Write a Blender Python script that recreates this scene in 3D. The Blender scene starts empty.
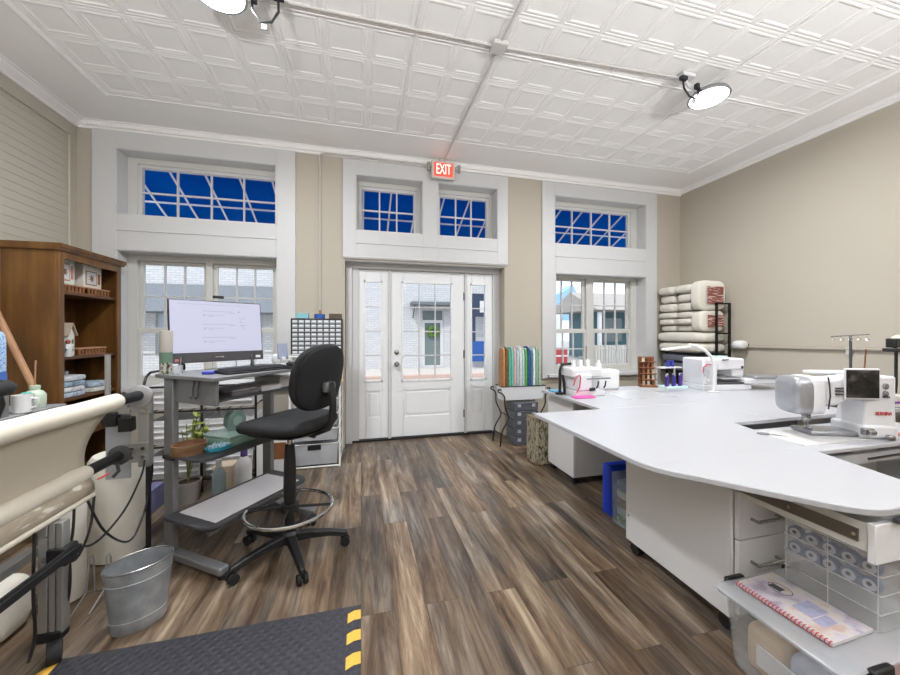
import bpy, bmesh, math, random
from mathutils import Vector, Matrix
random.seed(7)
PI = math.pi
S = bpy.context.scene
COL = S.collection

# ------------------------------------------------------------------ camera
F_PX = 355.0
YAW = math.atan(89 / 355.0)
cam_d = bpy.data.cameras.new('camera')
cam = bpy.data.objects.new('camera', cam_d)
COL.objects.link(cam)
cam.location = (0, 0, 1.30)
cam.rotation_euler = (PI / 2, 0, -YAW)
cam_d.sensor_fit = 'HORIZONTAL'
cam_d.sensor_width = 36.0
cam_d.lens = 36.0 * F_PX / 900.0
cam_d.shift_y = -5.5 / 900.0
cam_d.clip_start = 0.02
S.camera = cam
# ------------------------------------------------------------------ world, sun, exposure
W = bpy.data.worlds.new('sky'); S.world = W; W.use_nodes = True
bgn = W.node_tree.nodes['Background']
bgn.inputs['Color'].default_value = (0.80, 0.88, 1.0, 1)
bgn.inputs['Strength'].default_value = 1.7
sun_d = bpy.data.lights.new('sun', 'SUN'); sun_d.energy = 1.6; sun_d.angle = 0.01; sun_d.color = (1.0, .96, .9)
sun = bpy.data.objects.new('sun', sun_d); COL.objects.link(sun)
sun.rotation_euler = Vector((0.25, 0.62, -0.74)).to_track_quat('-Z', 'Y').to_euler()
S.view_settings.view_transform = 'Standard'
S.view_settings.look = 'None'
S.view_settings.gamma = 1.0
S.view_settings.use_curve_mapping = False
S.view_settings.exposure = 0.10
LAMP_W = 54.0        # each round LED ceiling lamp
REAR_FILL_W = 5.0  # each added fill point in the rear half of the room
CEIL_FILL_W = 152.0         # added fill spots behind the camera, aimed up to brighten the ceiling        
MAT_CACHE = {}

# ------------------------------------------------------------------ materials
def lin(c):
    return tuple((v / 255 / 12.92) if v / 255 <= .04045 else ((v / 255 + .055) / 1.055) ** 2.4 for v in c)
def mat(name, rgb, rough=.5, metal=0.0, emit=0.0, var=.06, vscale=9.0, alpha=None, bump=0.0, bscale=60., coat=0., trans=0., dark=False):
    if name in MAT_CACHE: return MAT_CACHE[name]
    m = bpy.data.materials.new(name); m.use_nodes = True
    nt = m.node_tree; n = nt.nodes; l = nt.links
    b = n['Principled BSDF']
    c = lin(rgb)
    tc = n.new('ShaderNodeTexCoord')
    nz = n.new('ShaderNodeTexNoise'); nz.inputs['Scale'].default_value = vscale; nz.inputs['Detail'].default_value = 4
    l.new(tc.outputs['Object'], nz.inputs['Vector'])
    mx = n.new('ShaderNodeMix'); mx.data_type = 'RGBA'
    mx.inputs['A'].default_value = (*[max(0, v * (1 - var)) for v in c], 1)
    mx.inputs['B'].default_value = (*[min(1, v * (1 + var)) for v in c], 1)
    l.new(nz.outputs['Fac'], mx.inputs['Factor'])
    l.new(mx.outputs['Result'], b.inputs['Base Color'])
    b.inputs['Roughness'].default_value = rough
    b.inputs['Metallic'].default_value = metal
    b.inputs['Coat Weight'].default_value = coat
    b.inputs['Transmission Weight'].default_value = trans
    if emit and dark:
        for k_ in list(b.inputs['Base Color'].links): l.remove(k_)
        b.inputs['Base Color'].default_value = (.01, .01, .012, 1)
    if emit:
        b.inputs['Emission Color'].default_value = (*c, 1); b.inputs['Emission Strength'].default_value = emit
    if alpha is not None: b.inputs['Alpha'].default_value = alpha
    if bump:
        n2 = n.new('ShaderNodeTexNoise'); n2.inputs['Scale'].default_value = bscale; n2.inputs['Detail'].default_value = 3
        l.new(tc.outputs['Object'], n2.inputs['Vector'])
        bp = n.new('ShaderNodeBump'); bp.inputs['Strength'].default_value = bump; bp.inputs['Distance'].default_value = .01
        l.new(n2.outputs['Fac'], bp.inputs['Height']); l.new(bp.outputs['Normal'], b.inputs['Normal'])
    MAT_CACHE[name] = m
    return m
def ramp_mat(name, stops, stretch=(1, 1, 1), scale=6., rough=.5, detail=6., metal=0., dist=0., bump=0.):
    if name in MAT_CACHE: return MAT_CACHE[name]
    m = bpy.data.materials.new(name); m.use_nodes = True
    nt = m.node_tree; n = nt.nodes; l = nt.links; b = n['Principled BSDF']
    tc = n.new('ShaderNodeTexCoord'); mp = n.new('ShaderNodeMapping'); mp.inputs['Scale'].default_value = stretch
    nz = n.new('ShaderNodeTexNoise'); nz.inputs['Scale'].default_value = scale; nz.inputs['Detail'].default_value = detail
    nz.inputs['Distortion'].default_value = dist
    cr = n.new('ShaderNodeValToRGB')
    while len(cr.color_ramp.elements) < len(stops): cr.color_ramp.elements.new(.5)
    for e, (p, c) in zip(cr.color_ramp.elements, stops): e.position = p; e.color = (*lin(c), 1)
    l.new(tc.outputs['Object'], mp.inputs['Vector']); l.new(mp.outputs['Vector'], nz.inputs['Vector'])
    l.new(nz.outputs['Fac'], cr.inputs['Fac']); l.new(cr.outputs['Color'], b.inputs['Base Color'])
    b.inputs['Roughness'].default_value = rough; b.inputs['Metallic'].default_value = metal
    if bump:
        bp = n.new('ShaderNodeBump'); bp.inputs['Strength'].default_value = bump; bp.inputs['Distance'].default_value = .01
        l.new(nz.outputs['Fac'], bp.inputs['Height']); l.new(bp.outputs['Normal'], b.inputs['Normal'])
    MAT_CACHE[name] = m
    return m
def glass_mat(name='window_glass', tint=(1, 1, 1), gloss=.05, rough=.01):
    if name in MAT_CACHE: return MAT_CACHE[name]
    m = bpy.data.materials.new(name); m.use_nodes = True
    nt = m.node_tree; n = nt.nodes; l = nt.links
    n.remove(n['Principled BSDF']); out = n['Material Output']
    t = n.new('ShaderNodeBsdfTransparent'); t.inputs['Color'].default_value = (*tint, 1)
    g = n.new('ShaderNodeBsdfGlossy'); g.inputs['Roughness'].default_value = rough
    x = n.new('ShaderNodeMixShader')
    fr = n.new('ShaderNodeFresnel'); fr.inputs['IOR'].default_value = 1.12
    l.new(fr.outputs[0], x.inputs[0])
    l.new(t.outputs[0], x.inputs[1]); l.new(g.outputs[0], x.inputs[2]); l.new(x.outputs[0], out.inputs['Surface'])
    MAT_CACHE[name] = m
    return m
def clear_plastic(name, rgb, milk=.3, rough=.25):
    if name in MAT_CACHE: return MAT_CACHE[name]
    m = bpy.data.materials.new(name); m.use_nodes = True
    nt = m.node_tree; n = nt.nodes; l = nt.links; b = n['Principled BSDF']; out = n['Material Output']
    tc = n.new('ShaderNodeTexCoord'); nz = n.new('ShaderNodeTexNoise'); nz.inputs['Scale'].default_value = 5
    l.new(tc.outputs['Object'], nz.inputs['Vector'])
    b.inputs['Base Color'].default_value = (*lin(rgb), 1); b.inputs['Roughness'].default_value = rough
    t = n.new('ShaderNodeBsdfTransparent'); x = n.new('ShaderNodeMixShader')
    mr = n.new('ShaderNodeMapRange'); mr.inputs['To Min'].default_value = milk - .06; mr.inputs['To Max'].default_value = milk + .06
    l.new(nz.outputs['Fac'], mr.inputs['Value']); l.new(mr.outputs[0], x.inputs[0])
    l.new(t.outputs[0], x.inputs[1]); l.new(b.outputs[0], x.inputs[2]); l.new(x.outputs[0], out.inputs['Surface'])
    MAT_CACHE[name] = m
    return m

# ------------------------------------------------------------------ mesh builder
class MB:
    def __init__(s): s.bm = bmesh.new(); s.m = 0
    def _f(s, vs, smooth=False):
        try:
            f = s.bm.faces.new(vs); f.material_index = s.m; return f
        except ValueError: return None
    def box(s, x0, y0, z0, x1, y1, z1, M=None):
        x0, x1 = sorted((x0, x1)); y0, y1 = sorted((y0, y1)); z0, z1 = sorted((z0, z1))
        c = [(x0,y0,z0),(x1,y0,z0),(x1,y1,z0),(x0,y1,z0),(x0,y0,z1),(x1,y0,z1),(x1,y1,z1),(x0,y1,z1)]
        v = [s.bm.verts.new(M @ Vector(p) if M else p) for p in c]
        for q in ((3,2,1,0),(4,5,6,7),(0,1,5,4),(1,2,6,5),(2,3,7,6),(3,0,4,7)): s._f([v[i] for i in q])
        return s
    def prism(s, poly, z0, z1, M=None):
        a = sum(poly[i][0]*poly[(i+1) % len(poly)][1]-poly[(i+1) % len(poly)][0]*poly[i][1] for i in range(len(poly)))
        if a < 0: poly = poly[::-1]
        T = (lambda p: M @ Vector(p)) if M else (lambda p: p)
        lo = [s.bm.verts.new(T((x, y, z0))) for x, y in poly]; hi = [s.bm.verts.new(T((x, y, z1))) for x, y in poly]
        s._f(lo[::-1]); s._f(hi); n = len(poly)
        for i in range(n): s._f([lo[i], lo[(i+1) % n], hi[(i+1) % n], hi[i]])
        return s
    def rings(s, rings, cap=True, closed=False):
        V = [[s.bm.verts.new(p) for p in r] for r in rings]; n = len(V[0])
        R = len(V)
        for a in range(R if closed else R - 1):
            A, B = V[a], V[(a+1) % R]
            for i in range(n): s._f([A[i], A[(i+1) % n], B[(i+1) % n], B[i]])
        if cap and not closed: s._f(V[0][::-1]); s._f(V[-1])
        return s
    def tube(s, pts, r, n=10, closed=False, cap=True):
        P = [Vector(p) for p in pts]; N = len(P)
        rs = r if isinstance(r, (list, tuple)) else [r]*N
        T = []
        for i in range(N):
            if closed: d = P[(i+1) % N]-P[i-1]
            else: d = P[min(i+1, N-1)]-P[max(i-1, 0)]
            T.append(d.normalized())
        up = Vector((0, 0, 1)) if abs(T[0].z) < .9 else Vector((1, 0, 0))
        u = T[0].cross(up).normalized(); R = []
        for i in range(N):
            u = (u-T[i]*u.dot(T[i])).normalized(); w = T[i].cross(u)
            R.append([P[i]+(u*math.cos(2*PI*k/n)+w*math.sin(2*PI*k/n))*rs[i] for k in range(n)])
        return s.rings(R, cap, closed)
    def cyl(s, p0, p1, r, r2=None, n=20): return s.tube([p0, p1], [r, r if r2 is None else r2], n)
    def lathe(s, prof, c=(0, 0, 0), n=24, sx=1, sy=1, M=None):
        R = []
        for r, z in prof:
            ring = [Vector((c[0]+r*sx*math.cos(2*PI*k/n), c[1]+r*sy*math.sin(2*PI*k/n), c[2]+z)) for k in range(n)]
            if M: ring = [M @ p for p in ring]
            R.append(ring)
        return s.rings(R, cap=tuple(prof[0]) != tuple(prof[-1]))
    def sell(s, c, size, e=.5, nu=24, nv=14, M=None, ez=None):
        ez = ez or e
        def pw(v, k): return math.copysign(abs(v)**k, v)
        R = []
        for j in range(nv+1):
            ph = -PI/2+PI*(j+.02)/(nv+.04)
            R.append([])
            for i in range(nu):
                th = 2*PI*i/nu
                p = Vector((c[0]+size[0]/2*pw(math.cos(ph), ez)*pw(math.cos(th), e), c[1]+size[1]/2*pw(math.cos(ph), ez)*pw(math.sin(th), e), c[2]+size[2]/2*pw(math.sin(ph), ez)))
                R[-1].append(M @ p if M else p)
        return s.rings(R)
    def sheet(s, P, th=None):
        V = [[s.bm.verts.new(p) for p in row] for row in P]
        for a in range(len(V)-1):
            for b in range(len(V[0])-1): s._f([V[a][b], V[a][b+1], V[a+1][b+1], V[a+1][b]])
        return s
    def build(s, name, m, parent=None, bev=0, sharp=35, seg=2, sub=0, solid=0, loc=None):
        bmesh.ops.recalc_face_normals(s.bm, faces=s.bm.faces[:])
        me = bpy.data.meshes.new(name); s.bm.to_mesh(me); s.bm.free()
        for x in (m if isinstance(m, (list, tuple)) else [m]): me.materials.append(x)
        if len(me.polygons):
            me.polygons.foreach_set('use_smooth', [True]*len(me.polygons))
            me.set_sharp_from_angle(angle=math.radians(sharp))
        o = bpy.data.objects.new(name, me); COL.objects.link(o)
        if parent: o.parent = parent
        if loc: o.location = loc
        if solid:
            d = o.modifiers.new('solid', 'SOLIDIFY'); d.thickness = solid; d.offset = 0
        if bev:
            d = o.modifiers.new('bevel', 'BEVEL'); d.width = bev; d.segments = seg; d.limit_method = 'ANGLE'; d.angle_limit = math.radians(40)
        if sub:
            d = o.modifiers.new('sub', 'SUBSURF'); d.levels = sub; d.render_levels = sub
        return o
def tag(o, label, cat, group=None, kind=None):
    if label: o['label'] = label
    if cat: o['category'] = cat
    if group: o['group'] = group
    if kind: o['kind'] = kind
    return o
def thing(name, label, cat, loc=(0, 0, 0), rz=0, group=None):
    o = bpy.data.objects.new(name, None); COL.objects.link(o)
    o.empty_display_size = .1; o.location = loc; o.rotation_euler = (0, 0, rz)
    return tag(o, label, cat, group)
def struct(o): o['kind'] = 'structure'; return o
def sroot(name):
    o = bpy.data.objects.new(name, None); COL.objects.link(o); o.empty_display_size = .1
    return struct(o)
def dup(o, label=None, loc=None, rz=None, parent=None):
    c = o.copy(); COL.objects.link(c)
    if parent: c.parent = parent
    if label: c['label'] = label
    if loc is not None: c.location = loc
    if rz is not None: c.rotation_euler = (0, 0, rz)
    for ch in list(o.children):
        dup(ch, parent=c)
    return c
def text_part(body, size, name, m, parent, loc, rot, ext=.0006):
    cu = bpy.data.curves.new(name, 'FONT'); cu.body = body; cu.size = size; cu.extrude = ext
    cu.align_x = 'CENTER'; cu.align_y = 'CENTER'
    t = bpy.data.objects.new('tmp_text', cu); COL.objects.link(t)
    me = bpy.data.meshes.new_from_object(t.evaluated_get(bpy.context.evaluated_depsgraph_get()))
    bpy.data.objects.remove(t)
    me.materials.clear(); me.materials.append(m)
    o = bpy.data.objects.new(name, me); COL.objects.link(o); o.parent = parent; o.location = loc; o.rotation_euler = rot
    return o
def arc(c, r, a0, a1, n, z=None):
    return [(c[0]+r*math.cos(a0+(a1-a0)*i/n), c[1]+r*math.sin(a0+(a1-a0)*i/n)) for i in range(n+1)]
def holes(mb, x0, x1, z0, z1, y0, y1, hs):
    xs = sorted({x0, x1, *[h[0] for h in hs], *[h[1] for h in hs]}); zs = sorted({z0, z1, *[h[2] for h in hs], *[h[3] for h in hs]})
    for i in range(len(xs)-1):
        run = None
        for j in range(len(zs)-1):
            cx, cz = (xs[i]+xs[i+1])/2, (zs[j]+zs[j+1])/2
            hole = any(h[0] < cx < h[1] and h[2] < cz < h[3] for h in hs)
            if not hole: run = (run[0], zs[j+1]) if run else (zs[j], zs[j+1])
            if (hole or j == len(zs)-2) and run:
                mb.box(xs[i], y0, run[0], xs[i+1], y1, run[1]); run = None
    return mb

# ------------------------------------------------------------------ palette
M_wall = mat('wall_paint', (186, 178, 164), .75, var=.015, vscale=2)
M_white = mat('trim_white', (207, 207, 208), .45, var=.01)
M_ceil = mat('ceiling_white', (243, 241, 239), .6, var=.02, vscale=3)
M_vinyl = mat('window_vinyl', (207, 206, 201), .4, var=.02)
M_door = mat('door_white', (236, 238, 240), .4, var=.01)
M_glass = glass_mat()
M_black = mat('black_plastic', (28, 28, 30), .45)
M_blackmetal = mat('black_metal', (30, 29, 30), .4, .3)
M_rubber = mat('black_rubber', (26, 26, 27), .75)
M_cab = mat('cabinet_white', (228, 228, 230), .4, var=.008)
M_lam = mat('white_laminate', (184, 185, 190), .32, var=.008)
M_alu = mat('aluminium', (186, 186, 184), .35, .75, var=.05)
M_steel = mat('steel', (170, 170, 172), .25, .9)
M_chrome = mat('chrome', (205, 205, 205), .12, 1.0, var=.01)
M_gray = mat('desk_gray', (128, 129, 132), .45, .2, var=.05)
M_dgray = mat('dark_gray', (70, 71, 74), .5)
M_cream = mat('cream_canvas', (226, 219, 204), .85, var=.03, vscale=14, bump=.15, bscale=220)
M_canvas_shaded = mat('canvas_shaded', (205, 196, 178), .9, var=.03, vscale=8, bump=.12, bscale=300)  # same cloth as the rolls, shade of the hanging side put into its colour
M_bag = mat('bag_plastic', (222, 217, 206), .6, var=.05, vscale=16, bump=.3, bscale=22)
M_wplast = mat('white_plastic', (228, 228, 228), .35, var=.02)
M_wood = ramp_mat('cherry_wood', [(.25, (74, 47, 19)), (.5, (104, 68, 28)), (.75, (134, 94, 46))], (1.2, 1.2, .16), 9, .42)
M_wooddark = ramp_mat('cherry_wood_inner', [(.25, (74, 44, 19)), (.5, (98, 60, 27)), (.75, (120, 78, 38))], (1, 1, .2), 8, .5)
M_stick = ramp_mat('pale_wood', [(.3, (168, 122, 88)), (.7, (192, 148, 112))], (3, 3, .4), 6, .55)
M_brownwood = ramp_mat('brown_wood', [(.3, (110, 68, 40)), (.7, (150, 100, 62))], (1, 1, .3), 14, .5)

# ================================================================== SETTING
WY = 4.16; XL = -2.634; XR = 4.463; ZC = 3.33; YB = -3.6
# floor
def floor_mat():
    m = bpy.data.materials.new('plank_floor'); m.use_nodes = True
    nt = m.node_tree; n = nt.nodes; l = nt.links; b = n['Principled BSDF']
    tc = n.new('ShaderNodeTexCoord')
    mp = n.new('ShaderNodeMapping'); mp.inputs['Rotation'].default_value = (0, 0, PI/2)
    l.new(tc.outputs['Object'], mp.inputs['Vector'])
    br = n.new('ShaderNodeTexBrick'); br.offset = .37; br.offset_frequency = 2
    for k, v in dict(Scale=1.0).items(): br.inputs[k].default_value = v
    br.inputs['Color1'].default_value = (0, 0, 0, 1); br.inputs['Color2'].default_value = (1, 1, 1, 1)
    br.inputs['Mortar'].default_value = (.5, .5, .5, 1)
    br.inputs['Mortar Size'].default_value = .0011; br.inputs['Mortar Smooth'].default_value = .3
    br.inputs['Brick Width'].default_value = 1.22; br.inputs['Row Height'].default_value = .152
    l.new(mp.outputs['Vector'], br.inputs['Vector'])
    # per-plank offset of the grain
    sc = n.new('ShaderNodeVectorMath'); sc.operation = 'SCALE'; sc.inputs['Scale'].default_value = 37.0
    l.new(br.outputs['Color'], sc.inputs[0])
    ad = n.new('ShaderNodeVectorMath'); ad.operation = 'ADD'
    l.new(tc.outputs['Object'], ad.inputs[0]); l.new(sc.outputs[0], ad.inputs[1])
    def noise(stretch, scale, det, dist=0., rough=.6):
        m2 = n.new('ShaderNodeMapping'); m2.inputs['Scale'].default_value = stretch
        l.new(ad.outputs[0], m2.inputs['Vector'])
        z = n.new('ShaderNodeTexNoise'); z.inputs['Scale'].default_value = scale; z.inputs['Detail'].default_value = det
        z.inputs['Distortion'].default_value = dist; z.inputs['Roughness'].default_value = rough
        l.new(m2.outputs['Vector'], z.inputs['Vector']); return z
    g1 = noise((1, .11, 1), 12, 10, .45, .68)
    g2 = noise((1, .05, 1), 60, 5, .2, .6)
    g3 = noise((1, .3, 1), 3.2, 3, .3)
    def ramp(src, stops):
        r = n.new('ShaderNodeValToRGB')
        while len(r.color_ramp.elements) < len(stops): r.color_ramp.elements.new(.5)
        for e, (p, c) in zip(r.color_ramp.elements, stops): e.position = p; e.color = (*lin(c), 1)
        l.new(src, r.inputs['Fac']); return r
    base = ramp(g1.outputs['Fac'], [(.30, (58, 46, 37)), (.42, (110, 90, 72)), (.54, (148, 128, 107)), (.68, (196, 178, 155))])
    gray = ramp(g1.outputs['Fac'], [(.30, (68, 63, 60)), (.43, (116, 111, 106)), (.56, (152, 146, 139)), (.68, (192, 183, 172))])
    mx = n.new('ShaderNodeMix'); mx.data_type = 'RGBA'
    th = n.new('ShaderNodeMapRange'); th.inputs['From Min'].default_value = .46; th.inputs['From Max'].default_value = .72
    l.new(g3.outputs['Fac'], th.inputs['Value']); l.new(th.outputs[0], mx.inputs['Factor'])
    l.new(base.outputs[0], mx.inputs['A']); l.new(gray.outputs[0], mx.inputs['B'])
    fi = ramp(g2.outputs['Fac'], [(.3, (178, 176, 174)), (.58, (255, 255, 255))])
    mu = n.new('ShaderNodeMix'); mu.data_type = 'RGBA'; mu.blend_type = 'MULTIPLY'; mu.inputs['Factor'].default_value = .8
    l.new(mx.outputs['Result'], mu.inputs['A']); l.new(fi.outputs[0], mu.inputs['B'])
    pl = ramp(br.outputs['Color'], [(0, (176, 171, 167)), (.5, (214, 210, 206)), (1, (248, 243, 237))])
    mu2 = n.new('ShaderNodeMix'); mu2.data_type = 'RGBA'; mu2.blend_type = 'MULTIPLY'; mu2.inputs['Factor'].default_value = 1
    l.new(mu.outputs['Result'], mu2.inputs['A']); l.new(pl.outputs[0], mu2.inputs['B'])
    mu3 = n.new('ShaderNodeMix'); mu3.data_type = 'RGBA'
    mu3.inputs['B'].default_value = (*lin((70, 58, 50)), 1)
    l.new(br.outputs['Fac'], mu3.inputs['Factor']); l.new(mu2.outputs['Result'], mu3.inputs['A'])
    l.new(mu3.outputs['Result'], b.inputs['Base Color'])
    b.inputs['Roughness'].default_value = .37
    bp = n.new('ShaderNodeBump'); bp.inputs['Strength'].default_value = .12; bp.inputs['Distance'].default_value = .004
    l.new(g2.outputs['Fac'], bp.inputs['Height']); l.new(bp.outputs['Normal'], b.inputs['Normal'])
    return m
struct(MB().box(XL-.2, YB-.2, -.1, XR+.2, 4.42, 0).build('floor', floor_mat()))
# ceiling with pressed-tin pattern
cb = MB()
cb.box(XL-.2, YB-.2, ZC+.012, XR+.2, 4.42, ZC+.15)
CX0, CY1, CELL = -2.08, 3.62, .305
NX, NY = 20, 23
for i in range(NX):
    for j in range(NY):
        x0, y1 = CX0+i*CELL, CY1-j*CELL
        cx, cy = x0+CELL/2, y1-CELL/2
        prof = [(0, 0), (.010, -.0035), (.018, -.0035), (.024, 0), (.034, -.0045), (.044, -.0045), (.053, .0005)]
        R = []
        for ins, dz in prof:
            h = CELL/2-ins
            R.append([cb.bm.verts.new((cx+a*h, cy+b_*h, ZC+dz)) for a, b_ in ((-1, -1), (1, -1), (1, 1), (-1, 1))])
        for a in range(len(R)-1):
            for k in range(4): cb._f([R[a][k], R[a+1][k], R[a+1][(k+1) % 4], R[a][(k+1) % 4]])
        cb._f(R[-1])
xe = CX0+NX*CELL; ye = CY1-NY*CELL
for (a, b_, c, d) in ((XL, YB, CX0, WY), (xe, YB, XR, WY), (CX0, CY1, xe, WY), (CX0, YB, xe, ye)):
    cb.box(a, b_, ZC, c, d, ZC+.012)
struct(cb.build('ceiling', M_ceil, sharp=20))
# bead border around the tin panels
bd = MB()
for x in (CX0-.03, xe+.03): bd.cyl((x, ye-.05, ZC), (x, CY1+.03, ZC), .02, n=8)
bd.cyl((CX0-.03, CY1+.03, ZC), (xe+.03, CY1+.03, ZC), .006, n=8)
struct(bd.build('trim_1', M_ceil))
sm = MB()
for yy in (CY1-4*CELL,):
    sm.box(CX0, yy-.004, ZC-.011, xe, yy+.004, ZC)
for xx in (CX0+8*CELL, CX0+16*CELL):
    sm.box(xx-.004, ye, ZC-.011, xx+.004, CY1, ZC)
struct(sm.build('trim_2', M_ceil))

# walls
H_T1 = (-2.312, -.885, 2.452, 3.09); H_W1 = (-2.307, -.873, .75, 2.10)
H_TA = (-.055, .707, 2.452, 3.08); H_TB = (.895, 1.648, 2.452, 3.08)
H_D = (-.175, 1.749, -.0, 2.115)
H_T3 = (2.441, 3.859, 2.452, 3.075); H_W3 = (2.455, 3.859, .75, 2.065)
ALLH = [H_T1, H_W1, H_TA, H_TB, H_D, H_T3, H_W3]
struct(holes(MB(), XL-.2, XR+.2, 0, ZC, WY, 4.42, ALLH).build('wall_back', M_wall))
struct(MB().box(XR, YB, 0, XR+.2, WY, ZC).build('wall_right', M_wall))
struct(MB().box(XL-.2, YB-.2, 0, XR+.2, YB, ZC).build('wall_front', M_wall))
wl = MB().box(XL-.2, YB, 0, XL-.0085, WY, ZC)
# left wall: horizontal beadboard below a flat frieze with a corner board
wl.box(XL-.014, YB, 3.16, XL, WY, ZC); wl.box(XL-.014, 4.07, 0, XL, WY, 3.16)
for k in range(44):
    wl.box(XL-.014, YB, .13+k*.0689, XL-.0045, 4.07, .13+(k+1)*.0689-.006)
struct(wl.build('wall_left', mat('wall_left_paint', (190, 185, 172), .6, var=.015)))
tl = MB().box(XL, YB, 3.135, XL+.014, 4.07, 3.16); tl.cyl((XL, 4.066, 0), (XL, 4.066, 3.15), .011, n=8)
struct(tl.build('trim_3', mat('wall_left_paint', (190, 185, 172))))
# crown mouldings
def crown(name, p0, p1, nrm, h=.075, d=.07):
    p0, p1, nrm = Vector(p0), Vector(p1), Vector(nrm)
    prof = [(0, -h), (.016, -h), (.02, -h*.72), (.036, -h*.55), (d*.72, -h*.28), (d*.78, -h*.14), (d, -h*.1), (d, 0), (0, 0)]
    mb = MB()
    mb.rings([[q+nrm*a+Vector((0, 0, b_)) for a, b_ in prof] for q in (p0, p1)])
    return mb
z3 = ZC
struct(crown('c', (XL, YB, z3), (XL, WY, z3), (1, 0, 0), .075, .085).build('trim_4', M_ceil, sharp=20))
cbk = crown('c', (XL, WY, z3), (XR, WY, z3), (0, -1, 0), .075, .06)
k = XL+.03
while k < XR-.05:
    cbk.box(k, WY-.040, z3-.048, k+.022, WY-.028, z3-.022); k += .038
struct(cbk.build('trim_5', M_ceil, sharp=20))
struct(crown('c', (XR, YB, z3), (XR, WY, z3), (-1, 0, 0), .06, .05).build('trim_6', M_ceil, sharp=20))
# baseboards
bb = MB()
for a, b_ in ((XL, -.19), (1.79, XR)):
    bb.box(a, WY-.016, 0, b_, WY, .11); bb.box(a, WY-.01, .11, b_, WY, .125)
struct(bb.build('baseboard_back', M_white))
struct(MB().box(XR-.016, YB, 0, XR, WY-.016, .12).build('baseboard_right', M_white))
struct(MB().box(XL, YB, 0, XL+.016, WY-.016, .12).build('baseboard_left', M_white))

# casings (flat boards around the openings, proud of the wall)
def casing(name, x0, x1, z0, z1, hs, ledges):
    mb = holes(MB(), x0, x1, z0, z1, WY-.022, WY, hs)
    for (a, b_, z) in ledges: mb.box(a, WY-.030, z, b_, WY-.022, z+.012)
    for h in hs:    # inner bead round each opening
        a, b_, c, d = h
        for q in ((a-.012, a, c, d), (b_, b_+.012, c, d)): mb.box(q[0], WY-.026, q[2], q[1], WY-.022, q[3])
        mb.box(a-.012, WY-.026, d, b_+.012, WY-.022, d+.012)
    return struct(mb.build(name, M_white, bev=.002))
casing('trim_7', -2.506, -.690, .70, 3.262, [H_T1, (H_W1[0], H_W1[1], .75, 2.10)], [(-2.31, -.88, 2.29)])
casing('trim_8', -.196, 1.787, 2.129, 3.246, [H_TA, H_TB], [(-.05, 1.65, 2.30), (-.196, 1.787, 2.14)])
casing('trim_9', 2.262, 4.042, .70, 3.246, [H_T3, H_W3], [(2.44, 3.86, 2.28)])
# white liners of the window reveals
def liner(name, h, y0=WY-.02, y1=4.30, t=.006, bottom=True):
    a, b_, c, d = h; mb = MB()
    mb.box(a, y0, c, a+t, y1, d); mb.box(b_-t, y0, c, b_, y1, d); mb.box(a, y0, d-t, b_, y1, d)
    if bottom: mb.box(a, y0, c, b_, y1, c+t)
    return struct(mb.build(name, M_white))
for i, h in enumerate((H_T1, H_W1, H_TA, H_TB, H_T3, H_W3)): liner('trim_%d' % (10+i), h)

# windows
def lite(mb, x0, x1, z0, z1, y, nc, nr, w=.016, t=.012):
    for i in range(1, nc): x = x0+(x1-x0)*i/nc; mb.box(x-w/2, y-t, z0, x+w/2, y+t, z1)
    for j in range(1, nr): z = z0+(z1-z0)*j/nr; mb.box(x0, y-t*.9, z-w/2, x1, y+t*.9, z+w/2)
def transom(name, h, gx0, gx1, gz0, gz1, nc):
    r = sroot(name); a, b_, c, d = h
    fr = holes(MB(), a, b_, c, d, 4.305, 4.40, [(gx0-.035, gx1+.035, gz0-.035, gz1+.035)])
    fr.build('window_frame', M_vinyl, r, bev=.003)
    holes(MB(), gx0-.035, gx1+.035, gz0-.035, gz1+.035, 4.318, 4.37, [(gx0, gx1, gz0, gz1)]).build('sash', M_white, r, bev=.003)
    mb = MB(); lite(mb, gx0, gx1, gz0, gz1, 4.335, nc, 2); mb.build('muntins', M_white, r)
    MB().box(gx0, 4.343, gz0, gx1, 4.347, gz1).build('glass', M_glass, r)
transom('window_1', H_T1, -2.187, -.93, 2.49, 2.99, 4)
transom('window_2', H_TA, .010, .625, 2.50, 2.985, 3)
transom('window_3', H_TB, .955, 1.565, 2.50, 2.985, 3)
transom('window_4', H_T3, 2.515, 3.715, 2.50, 2.975, 4)
def hung(name, h, g1, g2, zt):
    r = sroot(name); a, b_, c, d = h
    zm0, zm1 = 1.285, 1.335; zb = .85
    gl = [g1, g2]
    holes(MB(), a, b_, c, d, 4.305, 4.40, [(g[0]-.035, g[1]+.035, zb-.035, zt+.035) for g in gl]).build('window_frame', M_vinyl, r, bev=.003)
    for g in gl:
        up = holes(MB(), g[0]-.035, g[1]+.035, zm0, zt+.035, 4.350, 4.385, [(g[0], g[1], zm1+.01, zt)])
        up.build('sash', M_vinyl, r, bev=.003)
        lo = holes(MB(), g[0]-.035, g[1]+.035, zb-.035, zm1, 4.315, 4.350, [(g[0]-.008, g[1]+.008, zb, zm0)])
        lo.build('sash', M_vinyl, r, bev=.003)
        MB().box((g[0]+g[1])/2-.03, 4.318, zm1, (g[0]+g[1])/2+.03, 4.345, zm1+.014).build('latch', M_vinyl, r, bev=.003)
        mb = MB(); lite(mb, g[0], g[1], zm1+.01, zt, 4.366, 3, 2); lite(mb, g[0], g[1], zb, zm0, 4.333, 3, 2)
        mb.build('muntins', M_white, r)
        MB().box(g[0], 4.371, zm1, g[1], 4.375, zt).box(g[0], 4.337, zb, g[1], 4.341, zm0).build('glass', M_glass, r)
hung('window_5', H_W1, (-2.187, -1.638), (-1.509, -.96), 2.0)
hung('window_6', H_W3, (2.515, 2.991), (3.172, 3.715), 2.0)
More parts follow.
